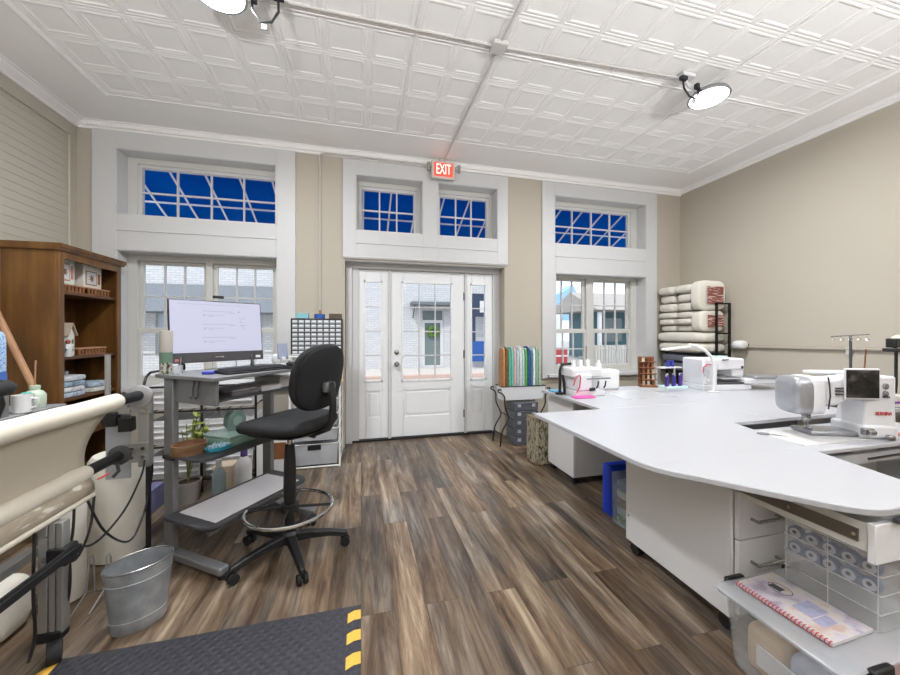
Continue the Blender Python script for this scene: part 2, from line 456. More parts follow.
# window stools
for i, h in enumerate((H_W1, H_W3)):
    struct(MB().box(h[0]-.12, WY-.07, .715, h[1]+.12, 4.31, .752).build('trim_%d' % (16+i), M_white, bev=.005))

# door with two sidelights, in a recess
struct(MB().box(-.175, WY+.002, 2.109, 1.749, 4.31, 2.114).build('trim_18', M_white))
DY = 4.333
d1 = sroot('door_1')
fr = MB()
for a, b_ in ((-.172, -.10), (-.10, -.022), (.318, .352), (1.274, 1.300), (1.65, 1.749)):
    fr.box(a, DY-.02 if a > -.15 else DY-.05, 0, b_, DY+.06, 2.05)
fr.box(-.172, DY-.02, 2.045, 1.749, DY+.06, 2.115); fr.box(-.125, DY-.04, 2.05, 1.731, DY-.02, 2.072)
fr.build('door_frame', M_white, d1, bev=.003)
def slab(name, x0, x1, gx0, gx1, gz0, gz1, px0, px1, pz0, pz1, nc, nr, parent):
    s_ = holes(MB(), x0, x1, .03, 2.04, DY, DY+.045, [(gx0, gx1, gz0, gz1), (px0, px1, pz0, pz1)])
    s_.box(px0, DY+.012, pz0, px1, DY+.03, pz1)
    def frame_(a, b_, c, d, w, y0):
        s_.box(a, y0, c, b_, y0+.012, c+w); s_.box(a, y0, d-w, b_, y0+.012, d)
        s_.box(a, y0, c, a+w, y0+.012, d); s_.box(b_-w, y0, c, b_, y0+.012, d)
    frame_(px0, px1, pz0, pz1, .012, DY+.002)
    s_.box(px0+.035, DY+.004, pz0+.035, px1-.035, DY+.014, pz1-.035)
    frame_(gx0-.02, gx1+.02, gz0-.02, gz1+.02, .022, DY-.008)
    o = s_.build(name, M_door, parent, bev=.0025)
    mb = MB(); lite(mb, gx0, gx1, gz0, gz1, DY+.012, nc, nr, .014, .010); mb.build('muntins', M_white, o)
    MB().box(gx0, DY+.02, gz0, gx1, DY+.024, gz1).build('glass', M_glass, o)
    return o
slab('sidelight', -.022, .318, .052, .233, .724, 1.895, .062, .228, .27, .60, 1, 4, d1)
dl = slab('door_leaf', .354, 1.272, .496, 1.099, .715, 1.897, .505, 1.09, .26, .60, 3, 4, d1)
slab('sidelight', 1.300, 1.65, 1.37, 1.552, .706, 1.90, 1.38, 1.545, .26, .60, 1, 4, d1)
hd = MB()
for z in (1.055, .912):
    hd.lathe([(.03, 0), (.03, .006), (.022, .012), (.014, .016), (.014, .03)], n=20, M=Matrix.Translation((.418, DY, z)) @ Matrix.Rotation(PI/2, 4, 'X'))
hd.lathe([(.014, .03), (.028, .042), (.03, .055), (.02, .066), (.004, .069)], n=20, M=Matrix.Translation((.418, DY, .912)) @ Matrix.Rotation(PI/2, 4, 'X'))
hd.build('door_knob', M_steel, dl)
for z in (1.75, 1.02, .27):
    MB().box(1.262, DY-.012, z-.05, 1.284, DY+.004, z+.05).build('hinge', M_black, d1, bev=.003)
th_ = MB().box(-.10, DY-.03, 0, 1.68, DY+.07, .022); th_.build('threshold', M_black, d1)

# ================================================================== STREET
M_asph = mat('asphalt', (168, 166, 162), .9, var=.1, vscale=4)
struct(MB().box(-26, 4.42, -.12, 30, 60, -.06).build('ground', M_asph))
struct(MB().box(-26, 10.4, -.06, 30, 12.3, .03).build('ground_sidewalk', mat('concrete_walk', (205, 198, 190), .9, var=.06)))
struct(MB().box(-26, 10.15, -.06, 30, 10.4, .05).build('ground_kerb', mat('brick_kerb', (206, 178, 164), .9, var=.2, vscale=12)))
def brick_mat(name, a, b_, mortar, sc=1.0):
    m = bpy.data.materials.new(name); m.use_nodes = True
    n = m.node_tree.nodes; l = m.node_tree.links; b = n['Principled BSDF']
    tc = n.new('ShaderNodeTexCoord'); mp = n.new('ShaderNodeMapping'); mp.inputs['Rotation'].default_value = (PI/2, 0, 0)
    l.new(tc.outputs['Object'], mp.inputs['Vector'])
    br = n.new('ShaderNodeTexBrick'); br.inputs['Scale'].default_value = sc
    br.inputs['Brick Width'].default_value = .22; br.inputs['Row Height'].default_value = .075; br.inputs['Mortar Size'].default_value = .006
    br.inputs['Color1'].default_value = (*lin(a), 1); br.inputs['Color2'].default_value = (*lin(b_), 1); br.inputs['Mortar'].default_value = (*lin(mortar), 1)
    l.new(mp.outputs['Vector'], br.inputs['Vector']); l.new(br.outputs['Color'], b.inputs['Base Color']); b.inputs['Roughness'].default_value = .85
    return m
M_wbrick = brick_mat('painted_brick', (206, 206, 206), (194, 196, 198), (165, 167, 170))
bA = thing('brick_building', 'white painted brick building across the street with grey shingled awnings', 'building', (0, 12.3, 0))
holes(MB(), -16, 4.6, 0, 4.6, 0, 4, [(2.05, 2.87, 0, 2.1), (-5.9, -3.0, .6, 1.9)]).build('wall', M_wbrick, bA)
MB().box(-16.1, -.1, 4.6, 4.7, 4.1, 4.75).build('coping', M_white, bA)
aw = MB()
for k in range(5): aw.rings([[(-14, -.15-.16*(k+1), 2.72-.17*(k+1)), (-14, -.15-.16*k, 2.72-.17*k), (-14, 0, 2.70-.17*k), (-14, 0, 2.70-.17*(k+1))], [(-1.6, -.15-.16*(k+1), 2.72-.17*(k+1)), (-1.6, -.15-.16*k, 2.72-.17*k), (-1.6, 0, 2.70-.17*k), (-1.6, 0, 2.70-.17*(k+1))]])
aw.build('shingle_awning', mat('grey_shingle', (120, 125, 130), .8, var=.15, vscale=10), bA)
ca = MB().box(1.65, -.6, 2.22, 3.2, 0, 2.32); ca.tube([(1.75, 0, 1.8), (1.75, -.55, 2.22)], .02); ca.tube([(3.1, 0, 1.8), (3.1, -.55, 2.22)], .02)
ca.build('door_canopy', mat('canopy_gray', (108, 116, 118), .7), bA)
df = holes(MB(), 2.05, 2.87, 0, 2.1, .05, .2, [(2.18, 2.74, .12, 1.62), (2.1, 2.82, 1.72, 2.06)])
df.build('entry_door', M_white, bA)
MB().box(2.1, .1, .12, 2.82, .13, 2.06).build('door_pane', mat('dark_pane', (118, 130, 130), .15), bA)
MB().box(-5.9, .1, .6, -3.0, .13, 1.9).build('shop_pane', mat('pale_pane', (176, 190, 196), .15), bA)
wr = thing('wreath', 'green wreath hung on the door across the street', 'wreath', (2.47, 12.36, 1.33))
wb = MB(); wb.tube([(.15*math.cos(t*PI/9), -.04, .15*math.sin(t*PI/9)) for t in range(18)], .06, 8, closed=True)
for k in range(90):
    a = random.random()*2*PI; r = .15+random.uniform(-.06, .06)
    wb.sell((r*math.cos(a), -.08+random.uniform(-.03, .03), r*math.sin(a)), (.08, .03, .05), 1, 6, 4)
wb.build('leaves', mat('wreath_green', (84, 122, 44), .7, var=.3, vscale=20), wr)
# houses to the right of the street
bB = thing('porch_house', 'pale teal house with a grey shingle roof and a porch, seen through the right window', 'house', (13.4, 14.5, 0))
MB().box(-2.2, 1.0, 0, 4.2, 3.0, 2.35).build('wall', mat('teal_siding', (84, 116, 122), .8), bB)
rf = MB(); rf.rings([[(-3.2, -.8, 2.3), (-3.2, 1.4, 3.3), (-3.2, 3.4, 2.3)], [(5.0, -.8, 2.3), (5.0, 1.4, 3.3), (5.0, 3.4, 2.3)]])
rf.build('roof', mat('roof_shingle', (170, 164, 158), .9, var=.15, vscale=8), bB)
for x in (-2.9, -.9, 1.2, 3.2, 4.8): MB().box(x-.07, -.6, 0, x+.07, -.46, 2.2).build('porch_post', M_white, bB)
MB().box(-3.0, -.65, -.06, 4.9, 1.0, .1).build('porch_floor', mat('porch_board', (150, 158, 158), .8), bB)
MB().box(-1.6, .92, .8, -.5, 1.02, 2.0).box(.4, .92, .8, 1.5, 1.02, 2.0).build('window', mat('dark_pane', (118, 130, 130)), bB)
fb = MB()
for k in range(50): fb.box(8.9+k*.13, 12.8, -.06, 9.0+k*.13, 12.84, .75)
fb.box(8.9, 12.84, .1, 15.4, 12.88, .18); fb.box(8.9, 12.84, .55, 15.4, 12.88, .63)
tag(fb.build('picket_fence', mat('fence_grey', (176, 176, 170), .8)), 'pale picket fence in front of the teal house', 'fence')
bC = thing('gable_house', 'white gabled house beyond the street with a pale blue gable end', 'house', (12.1, 24, 0))
MB().prism([(-2.4, 0), (2.6, 0), (2.6, 2.9), (.1, 4.6), (-2.4, 2.9)], 0, 5, Matrix.Rotation(PI/2, 4, 'X') @ Matrix.Translation((0, 0, -5))).build('wall', mat('white_siding', (220, 222, 226), .8), bC)
MB().prism([(2.62, 2.2), (5.2, 2.2), (3.6, 4.9), (2.62, 4.2)], 0, 1, Matrix.Rotation(PI/2, 4, 'X') @ Matrix.Translation((0, 0, -1))).build('gable', mat('blue_siding', (150, 190, 226), .8), bC)
sn = thing('blue_sign', 'blue and white street sign board outside the right sidelight', 'sign', (4.35, 11.7, .03))
MB().box(-.6, 0, .25, .55, .08, .95).build('panel', mat('sign_blue', (30, 80, 150), .5), sn)
MB().box(-.6, .02, .95, -.5, .08, 2.6).box(.45, .02, .95, .55, .08, 2.6).box(-.6, .0, 1.8, .55, .08, 2.6).build('frame', mat('slate_blue', (44, 56, 80), .6), sn)
MB().box(-.35, -.012, 1.95, .3, 0, 2.35).build('plate', M_white, sn)
rb = thing('red_cart', 'red boxed cart parked outside the right window', 'cart', (6.45, 10.7, .03))
MB().box(-.28, 0, .2, .35, .5, .72).build('body', mat('red_paint', (160, 56, 58), .5), rb, bev=.03)
for x in (-.15, .22): MB().cyl((x, -.03, .12), (x, .1, .12), .11).build('wheel', M_rubber, rb)
MB().box(-.28, -.012, .44, .35, .0, .49).build('stripe', M_white, rb)
# blue canopy over the shopfront, on white tubes
def canopy_mat():
    m = bpy.data.materials.new('blue_canvas'); m.use_nodes = True
    n = m.node_tree.nodes; l = m.node_tree.links; b = n['Principled BSDF']; out = n['Material Output']
    tc = n.new('ShaderNodeTexCoord'); nz = n.new('ShaderNodeTexNoise'); nz.inputs['Scale'].default_value = 2.5
    l.new(tc.outputs['Object'], nz.inputs['Vector'])
    cr = n.new('ShaderNodeValToRGB'); cr.color_ramp.elements[0].color = (*lin((0, 98, 166)), 1); cr.color_ramp.elements[1].color = (*lin((0, 110, 184)), 1)
    l.new(nz.outputs['Fac'], cr.inputs['Fac']); l.new(cr.outputs['Color'], b.inputs['Base Color'])
    t = n.new('ShaderNodeBsdfTranslucent'); l.new(cr.outputs['Color'], t.inputs['Color'])
    b.inputs['Roughness'].default_value = .9; b.inputs['Specular IOR Level'].default_value = 0
    x = n.new('ShaderNodeMixShader'); x.inputs[0].default_value = .6
    l.new(b.outputs[0], x.inputs[1]); l.new(t.outputs[0], x.inputs[2]); l.new(x.outputs[0], out.inputs['Surface'])
    return m
aw = thing('shop_canopy', 'blue canvas canopy on white tubes outside the transom windows', 'awning', (0, 4.43, 0))
AY1, AZ0, AZ1 = 1.85, 3.42, 2.62
MB().sheet([[(x, 0, AZ0), (x, AY1*.5, (AZ0+AZ1)/2), (x, AY1, AZ1)] for x in [-3.4+i*.7 for i in range(14)]]).build('canvas', canopy_mat(), aw, solid=.004)
M_tube = mat('white_tube', (240, 240, 240), .4)
for i in range(24):
    x = -3.3+i*.37
    MB().cyl((x, 0, AZ0-.04), (x, AY1, AZ1-.04), .013, n=8).build('rafter', M_tube, aw)
for y in (.92, 1.85):
    MB().cyl((-3.4, y, AZ0+(AZ1-AZ0)*y/AY1-.05), (5.7, y, AZ0+(AZ1-AZ0)*y/AY1-.05), .013, n=8).build('cross_tube', M_tube, aw)

# ================================================================== CEILING FITTINGS
def ceiling_lamp(loc, rz, label):
    t = thing('ceiling_lamp', label, 'ceiling lamp', loc, rz, 'round LED ceiling lamps')
    MB().box(-.30, -.05, -.03, -.18, .05, 0).build('junction_box', M_white, t, bev=.005)
    MB().tube([(-.24, 0, -.03), (-.2, 0, -.07), (-.12, 0, -.1), (-.02, 0, -.1)], .012).build('arm', M_white, t)
    hb = MB().lathe([(.05, 0), (.13, -.015), (.14, -.03), (.146, -.045), (.146, -.052), (.132, -.052)], (0, 0, -.085), 40)
    hb.build('housing', M_steel, t)
    MB().lathe([(.131, -.004), (.131, 0)], (0, 0, -.137), 40).build('lens', mat('led_lens', (250, 252, 255), .5, emit=9.0, var=0), t)
    MB().tube([(-.27, -.03, -.03), (-.30, -.04, -.07), (-.30, -.05, -.14), (-.26, -.06, -.2), (-.2, -.06, -.21), (-.16, -.05, -.16), (-.16, -.04, -.1), (-.1, -.02, -.09)], .007).build('cable', M_black, t)
    MB().box(-.185, -.06, -.12, -.155, -.03, -.08).build('plug', M_black, t, bev=.004)
    MB().box(-.33, -.06, -.075, -.27, -.03, -.045).build('plug', M_black, t, bev=.004)
    MB().box(-.235, -.068, -.25, -.205, -.058, -.22).build('cable_tag', M_gray, t)
    ld = bpy.data.lights.new('lamp_light', 'AREA'); ld.shape = 'DISK'; ld.size = .25; ld.energy = LAMP_W; ld.color = (.94, .97, 1)
    lo = bpy.data.objects.new('lamp_light', ld); COL.objects.link(lo); lo.parent = t; lo.location = (0, 0, -.148)
    return t
ceiling_lamp((2.72, 2.27, ZC-.008), 0, 'round white LED lamp on the right of the ceiling with a looped black cable')
ceiling_lamp((-.77, 2.22, ZC-.008), PI, 'round white LED lamp above the computer desk, cut by the top of the photo')
for (x, y) in ((-.8, -1.2), (2.75, -1.2), (.9, .2)):  # invented fill points, no lamp fixtures hang here
    ld = bpy.data.lights.new('rear_fill_light', 'POINT'); ld.energy = REAR_FILL_W; ld.shadow_soft_size = .16; ld.color = (.97, .985, 1)
    lo = bpy.data.objects.new('rear_fill_light', ld); COL.objects.link(lo); lo.location = (x, y, 2.35)
for (x, y) in ((-.9, -1.6), (2.6, -1.6)):  # unseen spots without fixtures, added to lift the ceiling brightness
    ld = bpy.data.lights.new('ceiling_fill_light', 'SPOT'); ld.energy = CEIL_FILL_W*4; ld.spot_size = 2.5; ld.spot_blend = .8; ld.shadow_soft_size = .15; ld.color = (.96, .98, 1)
    lo = bpy.data.objects.new('ceiling_fill_light', ld); COL.objects.link(lo); lo.location = (x, y, 1.7); lo.rotation_euler = (PI-.35, 0, 0)
# conduits
M_cond = mat('conduit_paint', (196, 193, 188), .6)
t = thing('ceiling_conduit', 'white painted conduit run across the ceiling, joined at a square junction box', 'conduit', (.94, 2.34, ZC-.022))
MB().box(-.055, -.055, -.02, .055, .055, .012).build('junction_box', M_cond, t, bev=.008)
for (q, nm) in (((-3.0, .0, 0), 'pipe'), ((1.5, -.06, 0), 'pipe'), ((0, 1.79, 0), 'pipe'), ((0, -4.5, 0), 'pipe')):
    d = Vector(q).normalized()
    MB().cyl(d*.055, q, .0075, n=10).build(nm, M_cond, t)
t = thing('wall_conduit', 'thin painted conduit from the exit sign down the wall left of the door', 'conduit', (-.437, WY-.03, 0))
MB().tube([(1.27, -.035, 3.258), (.6, -.035, 3.258), (.06, -.035, 3.255), (.02, -.035, 3.25), (0, -.035, 3.22), (0, 0.0, 3.15), (0, .012, 3.05), (0, .012, 1.52)], .009).build('pipe', M_cond, t)
MB().box(-.012, .0, 1.50, .012, .03, 1.54).build('coupling', mat('brass', (160, 130, 80), .4, .6), t)
t = thing('right_wall_conduit', 'grey conduit pipe running along the right wall', 'conduit', (XR-.02, 3.42, 1.12))
MB().tube([(0, 0, 0), (0, -.5, .005), (0, -2.6, .05)], .013).build('pipe', mat('pipe_gray', (170, 160, 148), .5), t)
for y in (-.03, -1.1): MB().box(-.01, y-.02, -.03, .02, y+.02, .035).build('clip', M_cond, t)
# exit sign
t = thing('exit_sign', 'lit red EXIT sign at the ceiling above the door', 'exit sign', (.93, 4.06, 3.30))
MB().box(-.125, -.02, -.185, .135, .03, -.005).build('housing', mat('sign_housing', (214, 205, 198), .4), t, bev=.008)
MB().box(-.1, -.024, -.165, .108, -.02, -.025).build('face', mat('exit_red', (235, 82, 66), .4, emit=.75), t)
xt = text_part('EXIT', .105, 'lettering', mat('exit_letter', (255, 226, 215), .4, emit=1.3), t, (.004, -.0265, -.096), (PI/2, 0, 0), .001)
xt.scale = (.78, 1.45, 1)
t.scale = (1.08, 1, 1.12)
MB().box(-.03, -.01, -.005, .04, .02, .03).build('mount', M_cond, t, bev=.004)
for x in (-.155, .185):
    MB().box(x-.014, -.01, -.10, x+.014, .02, -.02).build('side_lamp', mat('sign_grey', (150, 148, 142), .5), t, bev=.004)
    MB().cyl((x, .005, -.06), (-.125 if x < 0 else .135, .005, -.06), .006, n=8).build('bracket', M_cond, t)

# ================================================================== BOOKCASE AND ITS CONTENTS
BX0, BX1, BY0, BY1 = -2.60, -2.245, 3.37, 4.095
t = thing('bookcase', 'tall brown wooden bookcase standing in the left back corner', 'bookcase', (0, 0, 0))
t.location = (BX0, BY0, 0)
BW, BD = BX1-BX0, BY1-BY0
MB().box(0, 0, 0, BW-.02, .025, 1.93).build('side_panel', M_wood, t, bev=.002)
MB().box(0, BD-.025, 0, BW-.02, BD, 1.93).build('side_panel', M_wood, t, bev=.002)
MB().box(0, .025, .06, .012, BD-.025, 1.93).build('back_panel', M_wooddark, t)
SH = (.10, .42, .745, 1.08, 1.60)
for z in SH: MB().box(.012, .025, z, BW-.022, BD-.025, z+.024).build('shelf', M_wooddark, t, bev=.002)
st = MB().box(BW-.022, 0, 0, BW, .05, 1.93).box(BW-.022, BD-.05, 0, BW, BD, 1.93).box(BW-.022, .05, 1.87, BW, BD-.05, 1.93).box(BW-.022, .05, 0, BW, BD-.05, .10)
st.build('face_frame', M_wood, t, bev=.003)
MB().rings([[(-.0, -.02, 1.93), (BW+.012, -.02, 1.93), (BW+.012, BD+.02, 1.93), (0, BD+.02, 1.93)], [(0, -.028, 1.955), (BW+.03, -.028, 1.955), (BW+.03, BD+.028, 1.955), (0, BD+.028, 1.955)], [(0, -.028, 1.98), (BW+.03, -.028, 1.98), (BW+.03, BD+.028, 1.98), (0, BD+.028, 1.98)]]).build('cornice', M_wood, t)
MB().cyl((.012, BD*.72, 1.39), (.017, BD*.72, 1.39), .006, n=8).build('peg_hole', M_stick, t)
def boxed(label, y, w, h, z, tint, dark, rz=0):
    q = thing('craft_kit_box', label, 'box', (-2.33, y, z), rz, 'boxed kits on the top shelf')
    MB().box(-.08, -w/2, 0, 0, w/2, h).build('carton', tint, q, bev=.003)
    MB().box(0, -w*.38, h*.12, .002, w*.22, h*.72).build('picture', dark, q)
    MB().box(0, -w*.34, h*.16, .003, w*.18, h*.68).build('picture_panel', M_white, q)
    MB().box(0, w*.28, h*.2, .002, w*.42, h*.66).build('side_print', dark, q)
    st_ = MB()
    for k in range(7):
        a = k*2*PI/7; st_.cyl((.0035, -w*.08, h*.42), (.0035, -w*.08+.035*math.cos(a), h*.42+.035*math.sin(a)), .007, .002, n=6)
    st_.build('star_print', M_brownwood, q)
M_kit1 = mat('kit_carton_mint', (206, 220, 208), .5, var=.12, vscale=25)
M_kit2 = mat('kit_carton_cream', (224, 216, 204), .5, var=.08, vscale=25)
boxed('tall mint box with red print, nearer box on the top bookcase shelf', 3.56, .19, .235, 1.690, M_kit1, mat('red_print', (190, 120, 112), .5))
boxed('cream box picturing a brown star, further box on the top bookcase shelf', 3.86, .22, .205, 1.690, M_kit2, M_brownwood)
def peg_rack(label, y, l, z, x=-2.31):
    q = thing('spool_rack', label, 'rack', (x, y, z), 0, 'small wooden peg racks in the bookcase')
    MB().box(-.05, -l/2, .05, .03, l/2, .062).build('deck', M_stick, q, bev=.002)
    MB().box(-.05, -l/2, 0, .03, l/2, .006).build('base', M_brownwood, q)
    n = int(l/.034)
    for k in range(n):
        yy = -l/2+.015+k*(l-.03)/(n-1)
        MB().cyl((.02, yy, .006), (.02, yy, .05), .009, n=8).build('peg', M_brownwood, q)
    return q
peg_rack('small wooden peg rack under the mint box on the top shelf', 3.57, .26, 1.6245)
peg_rack('small wooden peg rack under the cream star box on the top shelf', 3.865, .27, 1.6245)
peg_rack('small wooden peg rack beside the toy cottage on the middle shelf', 3.79, .33, 1.1045)
t = thing('toy_cottage', 'white toy cottage with a brown roof on the middle bookcase shelf', 'ornament', (-2.34, 3.54, 1.1045), .2)
MB().box(-.06, -.06, 0, .05, .06, .17).prism([(-.06, .17), (.06, .17), (0, .25)], -.06, .05, Matrix.Rotation(PI/2, 4, 'Z') @ Matrix.Rotation(PI/2, 4, 'X')).build('walls', mat('cottage_white', (226, 226, 216), .6), t)
for s_ in (1, -1):
    MB().box(-.075, 0, 0, .065, .125, .01, Matrix.Translation((0, 0, .265)) @ Matrix.Rotation(s_*-.93 if s_ > 0 else PI+.93, 4, 'X')).build('roof', mat('cottage_roof', (176, 160, 140), .6), t)
for y in (-.03, .03):
    for z in (.04, .10): MB().box(.05, y-.012, z, .053, y+.012, z+.035).build('window', mat('cottage_green', (92, 120, 96), .5), t)
MB().box(-.02, -.075, .19, .02, -.045, .29).build('chimney', mat('cottage_brick', (150, 96, 70), .7), t)
t = thing('figurine', 'small white and red figurine in front of the toy cottage', 'figurine', (-2.265, 3.485, 1.1045))
MB().lathe([(.024, 0), (.02, .03), (.026, .06), (.02, .09), (.01, .1)], n=14).build('body', M_white, t)
MB().sell((0, 0, .118), (.032, .032, .036), 1, 12, 8).build('head', mat('fig_red', (170, 90, 76), .5), t)
for s_ in (1, -1): MB().tube([(0, s_*.018, .085), (.012, s_*.032, .06)], .007, 8).build('arm', M_white, t)
# folded fabrics on the shelf below
fcols = [(178, 190, 204), (206, 208, 212), (150, 168, 186), (196, 200, 206), (210, 206, 200), (168, 184, 200)]
flab = ['blue grey folded fabric, bottom left of the bookcase fabric shelf', 'white folded fabric above the blue grey one in the bookcase', 'slate blue folded fabric on the fabric shelf, middle layer left', 'pale folded fabric topmost on the left of the fabric shelf', 'cream folded fabric at the right end of the fabric shelf', 'light blue folded fabric on the cream one at the right of the shelf']
for k, (y, z, w) in enumerate(((3.57, .7695, .27), (3.57, .813, .26), (3.58, .8565, .25), (3.59, .90, .24), (3.90, .7695, .26), (3.90, .813, .25))):
    m = ramp_mat('folded_%d' % k, [(.35, fcols[k]), (.5, tuple(min(255, v+22) for v in fcols[k])), (.65, tuple(v-34 for v in fcols[k]))], (1, 1, 1), 28, .9)
    mb = MB().sell((-2.385, y, z+.0215), (.24, w, .0425), .35, 24, 8)
    tag(mb.build('folded_fabric', m), flab[k], 'fabric', 'folded fabrics in the bookcase')
tag(MB().lathe([(.055, 0), (.057, .02), (.057, .034), (.05, .036)], (-2.40, 3.60, .9435), 20).build('round_tin', M_steel), 'low round tin on the folded fabrics in the bookcase', 'tin')
t = thing('wooden_pole', 'long pale wooden pole leaning against the left wall by the bookcase', 'pole', (-1.93, 3.20, 0))
MB().tube([(0, 0, 0), (-.69, .08, 1.62)], .021, 10).build('shaft', M_stick, t)

# ================================================================== TABLE BY THE LEFT WALL
t = thing('side_table', 'grey topped table along the left wall behind the quilting frame', 'table', (-2.05, 2.45, 0))
MB().box(-.5, -1.2, .82, .25, .31, .85).build('tabletop', mat('table_grey', (150, 152, 156), .4), t, bev=.004)
for x in (-.45, .21):
    for y in (-1.15, .26): MB().box(x-.02, y-.02, 0, x+.02, y+.02, .82).build('leg', M_gray, t)
t = thing('glue_bottle', 'squat pale green bottle with a stick in it on the side table', 'bottle', (-1.89, 2.66, .85))
MB().lathe([(.045, 0), (.048, .01), (.048, .075), (.036, .095), (.022, .103), (.022, .112)], n=20).build('bottle_body', mat('pale_green', (200, 214, 194), .4), t)
MB().lathe([(.024, .112), (.024, .13), (.018, .132)], n=16).build('cap', mat('cap_green', (194, 212, 190), .4), t)
MB().cyl((0, 0, .13), (.004, 0, .28), .004, n=8).build('stick', M_stick, t)
t = thing('mug', 'white mug with a teal cloth beside the green bottle', 'mug', (-1.83, 2.50, .85))
MB().lathe([(.036, 0), (.042, .005), (.044, .1), (.040, .1), (.038, .01)], n=20).build('cup', M_wplast, t)
MB().tube([(.04, 0, .08), (.07, 0, .075), (.075, 0, .05), (.065, 0, .03), (.042, 0, .025)], .006).build('handle', M_wplast, t)
tag(MB().sell((-1.87, 2.575, .905), (.06, .055, .1), .7, 12, 8).build('teal_cloth', mat('teal_cloth', (98, 196, 176), .8)), 'crumpled teal cloth between the mug and the green bottle', 'cloth')
t = thing('tissue_box', 'tall blue patterned packet at the left edge of the photo', 'packet', (-1.87, 2.34, 1.0))
M_blue = ramp_mat('blue_speckle', [(.4, (104, 150, 206)), (.5, (196, 214, 234)), (.6, (120, 164, 214))], (1, 1, 1), 60, .5)
MB().sell((0, 0, .155), (.1, .14, .31), .35, 20, 10).build('carton', M_blue, t)
MB().box(-.05, -.07, -.15, .05, .07, .0).build('pedestal', M_gray, t, bev=.004)
MB().sell((0, 0, .06), (.103, .143, .08), .3, 20, 6).build('band', mat('band_blue', (62, 104, 178), .5), t)
tag(MB().box(-1.90, 2.12, .85, -1.79, 2.24, .93).build('mint_tub', mat('mint_tub', (178, 216, 204), .4), bev=.012), 'mint green plastic tub at the left edge behind the cream roller', 'tub')

# ================================================================== QUILTING FRAME
t = thing('quilting_stand', 'aluminium quilting frame with cream canvas wound on two long rollers', 'quilting frame', (-1.15, 2.25, 0))
def Q(x, y, z): return (x+1.15, y-2.25, z)
YN = .3
p = MB().cyl(Q(-1.15, YN, .962), Q(-1.15, 2.27, .962), .026); p.build('pole', M_black, t)
r_ = MB().tube([Q(-1.15, y, .964+.002*math.sin(y*9)) for y in [YN+.1+(2.06-YN-.1)*i/20 for i in range(21)]]+[Q(-1.15, 2.075, .964)], [.039+.0012*math.sin(i*2.1) for i in range(21)]+[.030], 28)
r_.build('upper_canvas_roll', M_cream, t)
MB().lathe([(.056, -.012), (.06, -.008), (.06, .012), (.05, .016)], n=28, M=Matrix.Translation(Q(-1.15, 2.25, .955)) @ Matrix.Rotation(PI/2, 4, 'X')).build('end_disc', mat('disc_gray', (158, 158, 160), .45), t)
MB().cyl(Q(-1.235, YN, .65), Q(-1.235, 2.24, .65), .026).build('pole', M_black, t)
MB().tube([Q(-1.225, y, .655) for y in [YN+.1+(1.985-YN-.1)*i/20 for i in range(21)]], [.037+.002*math.sin(i*1.7) for i in range(20)]+[.032], 28).build('lower_canvas_roll', M_cream, t)
MB().lathe([(.044, -.012), (.05, -.008), (.05, .01), (.04, .014)], n=28, M=Matrix.Translation(Q(-1.235, 2.24, .65)) @ Matrix.Rotation(PI/2, 4, 'X')).build('end_disc', M_dgray, t)
# canvas hanging from the upper roll behind to the lower roll
rows = []
for i in range(25):
    f = i/24; y = YN+.1+(2.05-YN-.1)*f
    row = []
    for j in range(15):
        g = j/14
        x = -1.168+(-1.238+1.168)*g-.006*math.sin(PI*g)
        z = .932+(.672-.932)*g
        yy = y - .05*math.sin(PI*g)*max(0, f-.85)/.15-.05*g*max(0, f-.85)/.15
        row.append(Q(x, yy, z))
    rows.append(row)
MB().sheet(rows).build('hanging_canvas', M_canvas_shaded, t, solid=.002)
# fabric leader below the lower roll
rows = []
for i in range(40):
    y = YN+.1+(1.975-YN-.1)*i/39
    rows.append([Q(-1.20+.004*math.sin(i*.9), y, .632), Q(-1.186+.005*math.sin(i*1.7), y, .61), Q(-1.185, y, .58), Q(-1.195, y, .555)])
def leader_mat():
    return ramp_mat('leader_cloth', [(.5, (178, 166, 148)), (.6, (188, 178, 160)), (.66, (232, 226, 214))], (1, .35, 1.2), 30, .9, 2)
MB().sheet(rows).build('leader', leader_mat(), t, solid=.003)
MB().cyl(Q(-1.195, YN, .555), Q(-1.195, 1.98, .555), .013, n=12).build('leader_hem', M_cream, t)
tg = MB().cyl(Q(-1.18, 1.985, .62), Q(-1.16, 2.03, .628), .004, n=6); tg.build('red_clip', mat('clip_red', (220, 70, 50), .5), t)
# end post, brackets
MB().box(*Q(-1.165, 2.262, .57), *Q(-1.115, 2.312, .93)).build('post', M_alu, t, bev=.004)
MB().box(*Q(-1.130, 2.262, 0), *Q(-1.112, 2.28, .57)).build('black_leg', M_black, t)
MB().box(*Q(-1.12, 2.258, .0), *Q(-1.10, 2.262, .02)).build('foot', M_black, t)
def bracket(x0, x1, z0, z1):
    MB().box(*Q(x0, 2.252, z0), *Q(x1, 2.262, z1)).build('bracket', M_alu, t, bev=.002)
    for fx in (.35, .8):
        for fz in (.28, .72):
            MB().cyl(Q(x0+(x1-x0)*fx, 2.244, z0+(z1-z0)*fz), Q(x0+(x1-x0)*fx, 2.252, z0+(z1-z0)*fz), .009, n=8).build('bolt', M_chrome, t)
bracket(-1.25, -1.098, .862, .925); bracket(-1.225, -1.112, .60, .705)
MB().box(*Q(-1.45, 2.262, .875), *Q(-1.165, 2.30, .915)).build('cross_bar', M_alu, t, bev=.003)
for (x, z) in ((-1.28, .83), (-1.21, .80)): MB().box(*Q(x-.035, 2.24, z-.03), *Q(x+.025, 2.29, z+.045)).build('motor_block', M_black, t, bev=.004)
MB().cyl(Q(-1.31, 2.28, .90), Q(-1.31, 2.28, 1.18), .012, n=12).build('guide_post', M_alu, t)
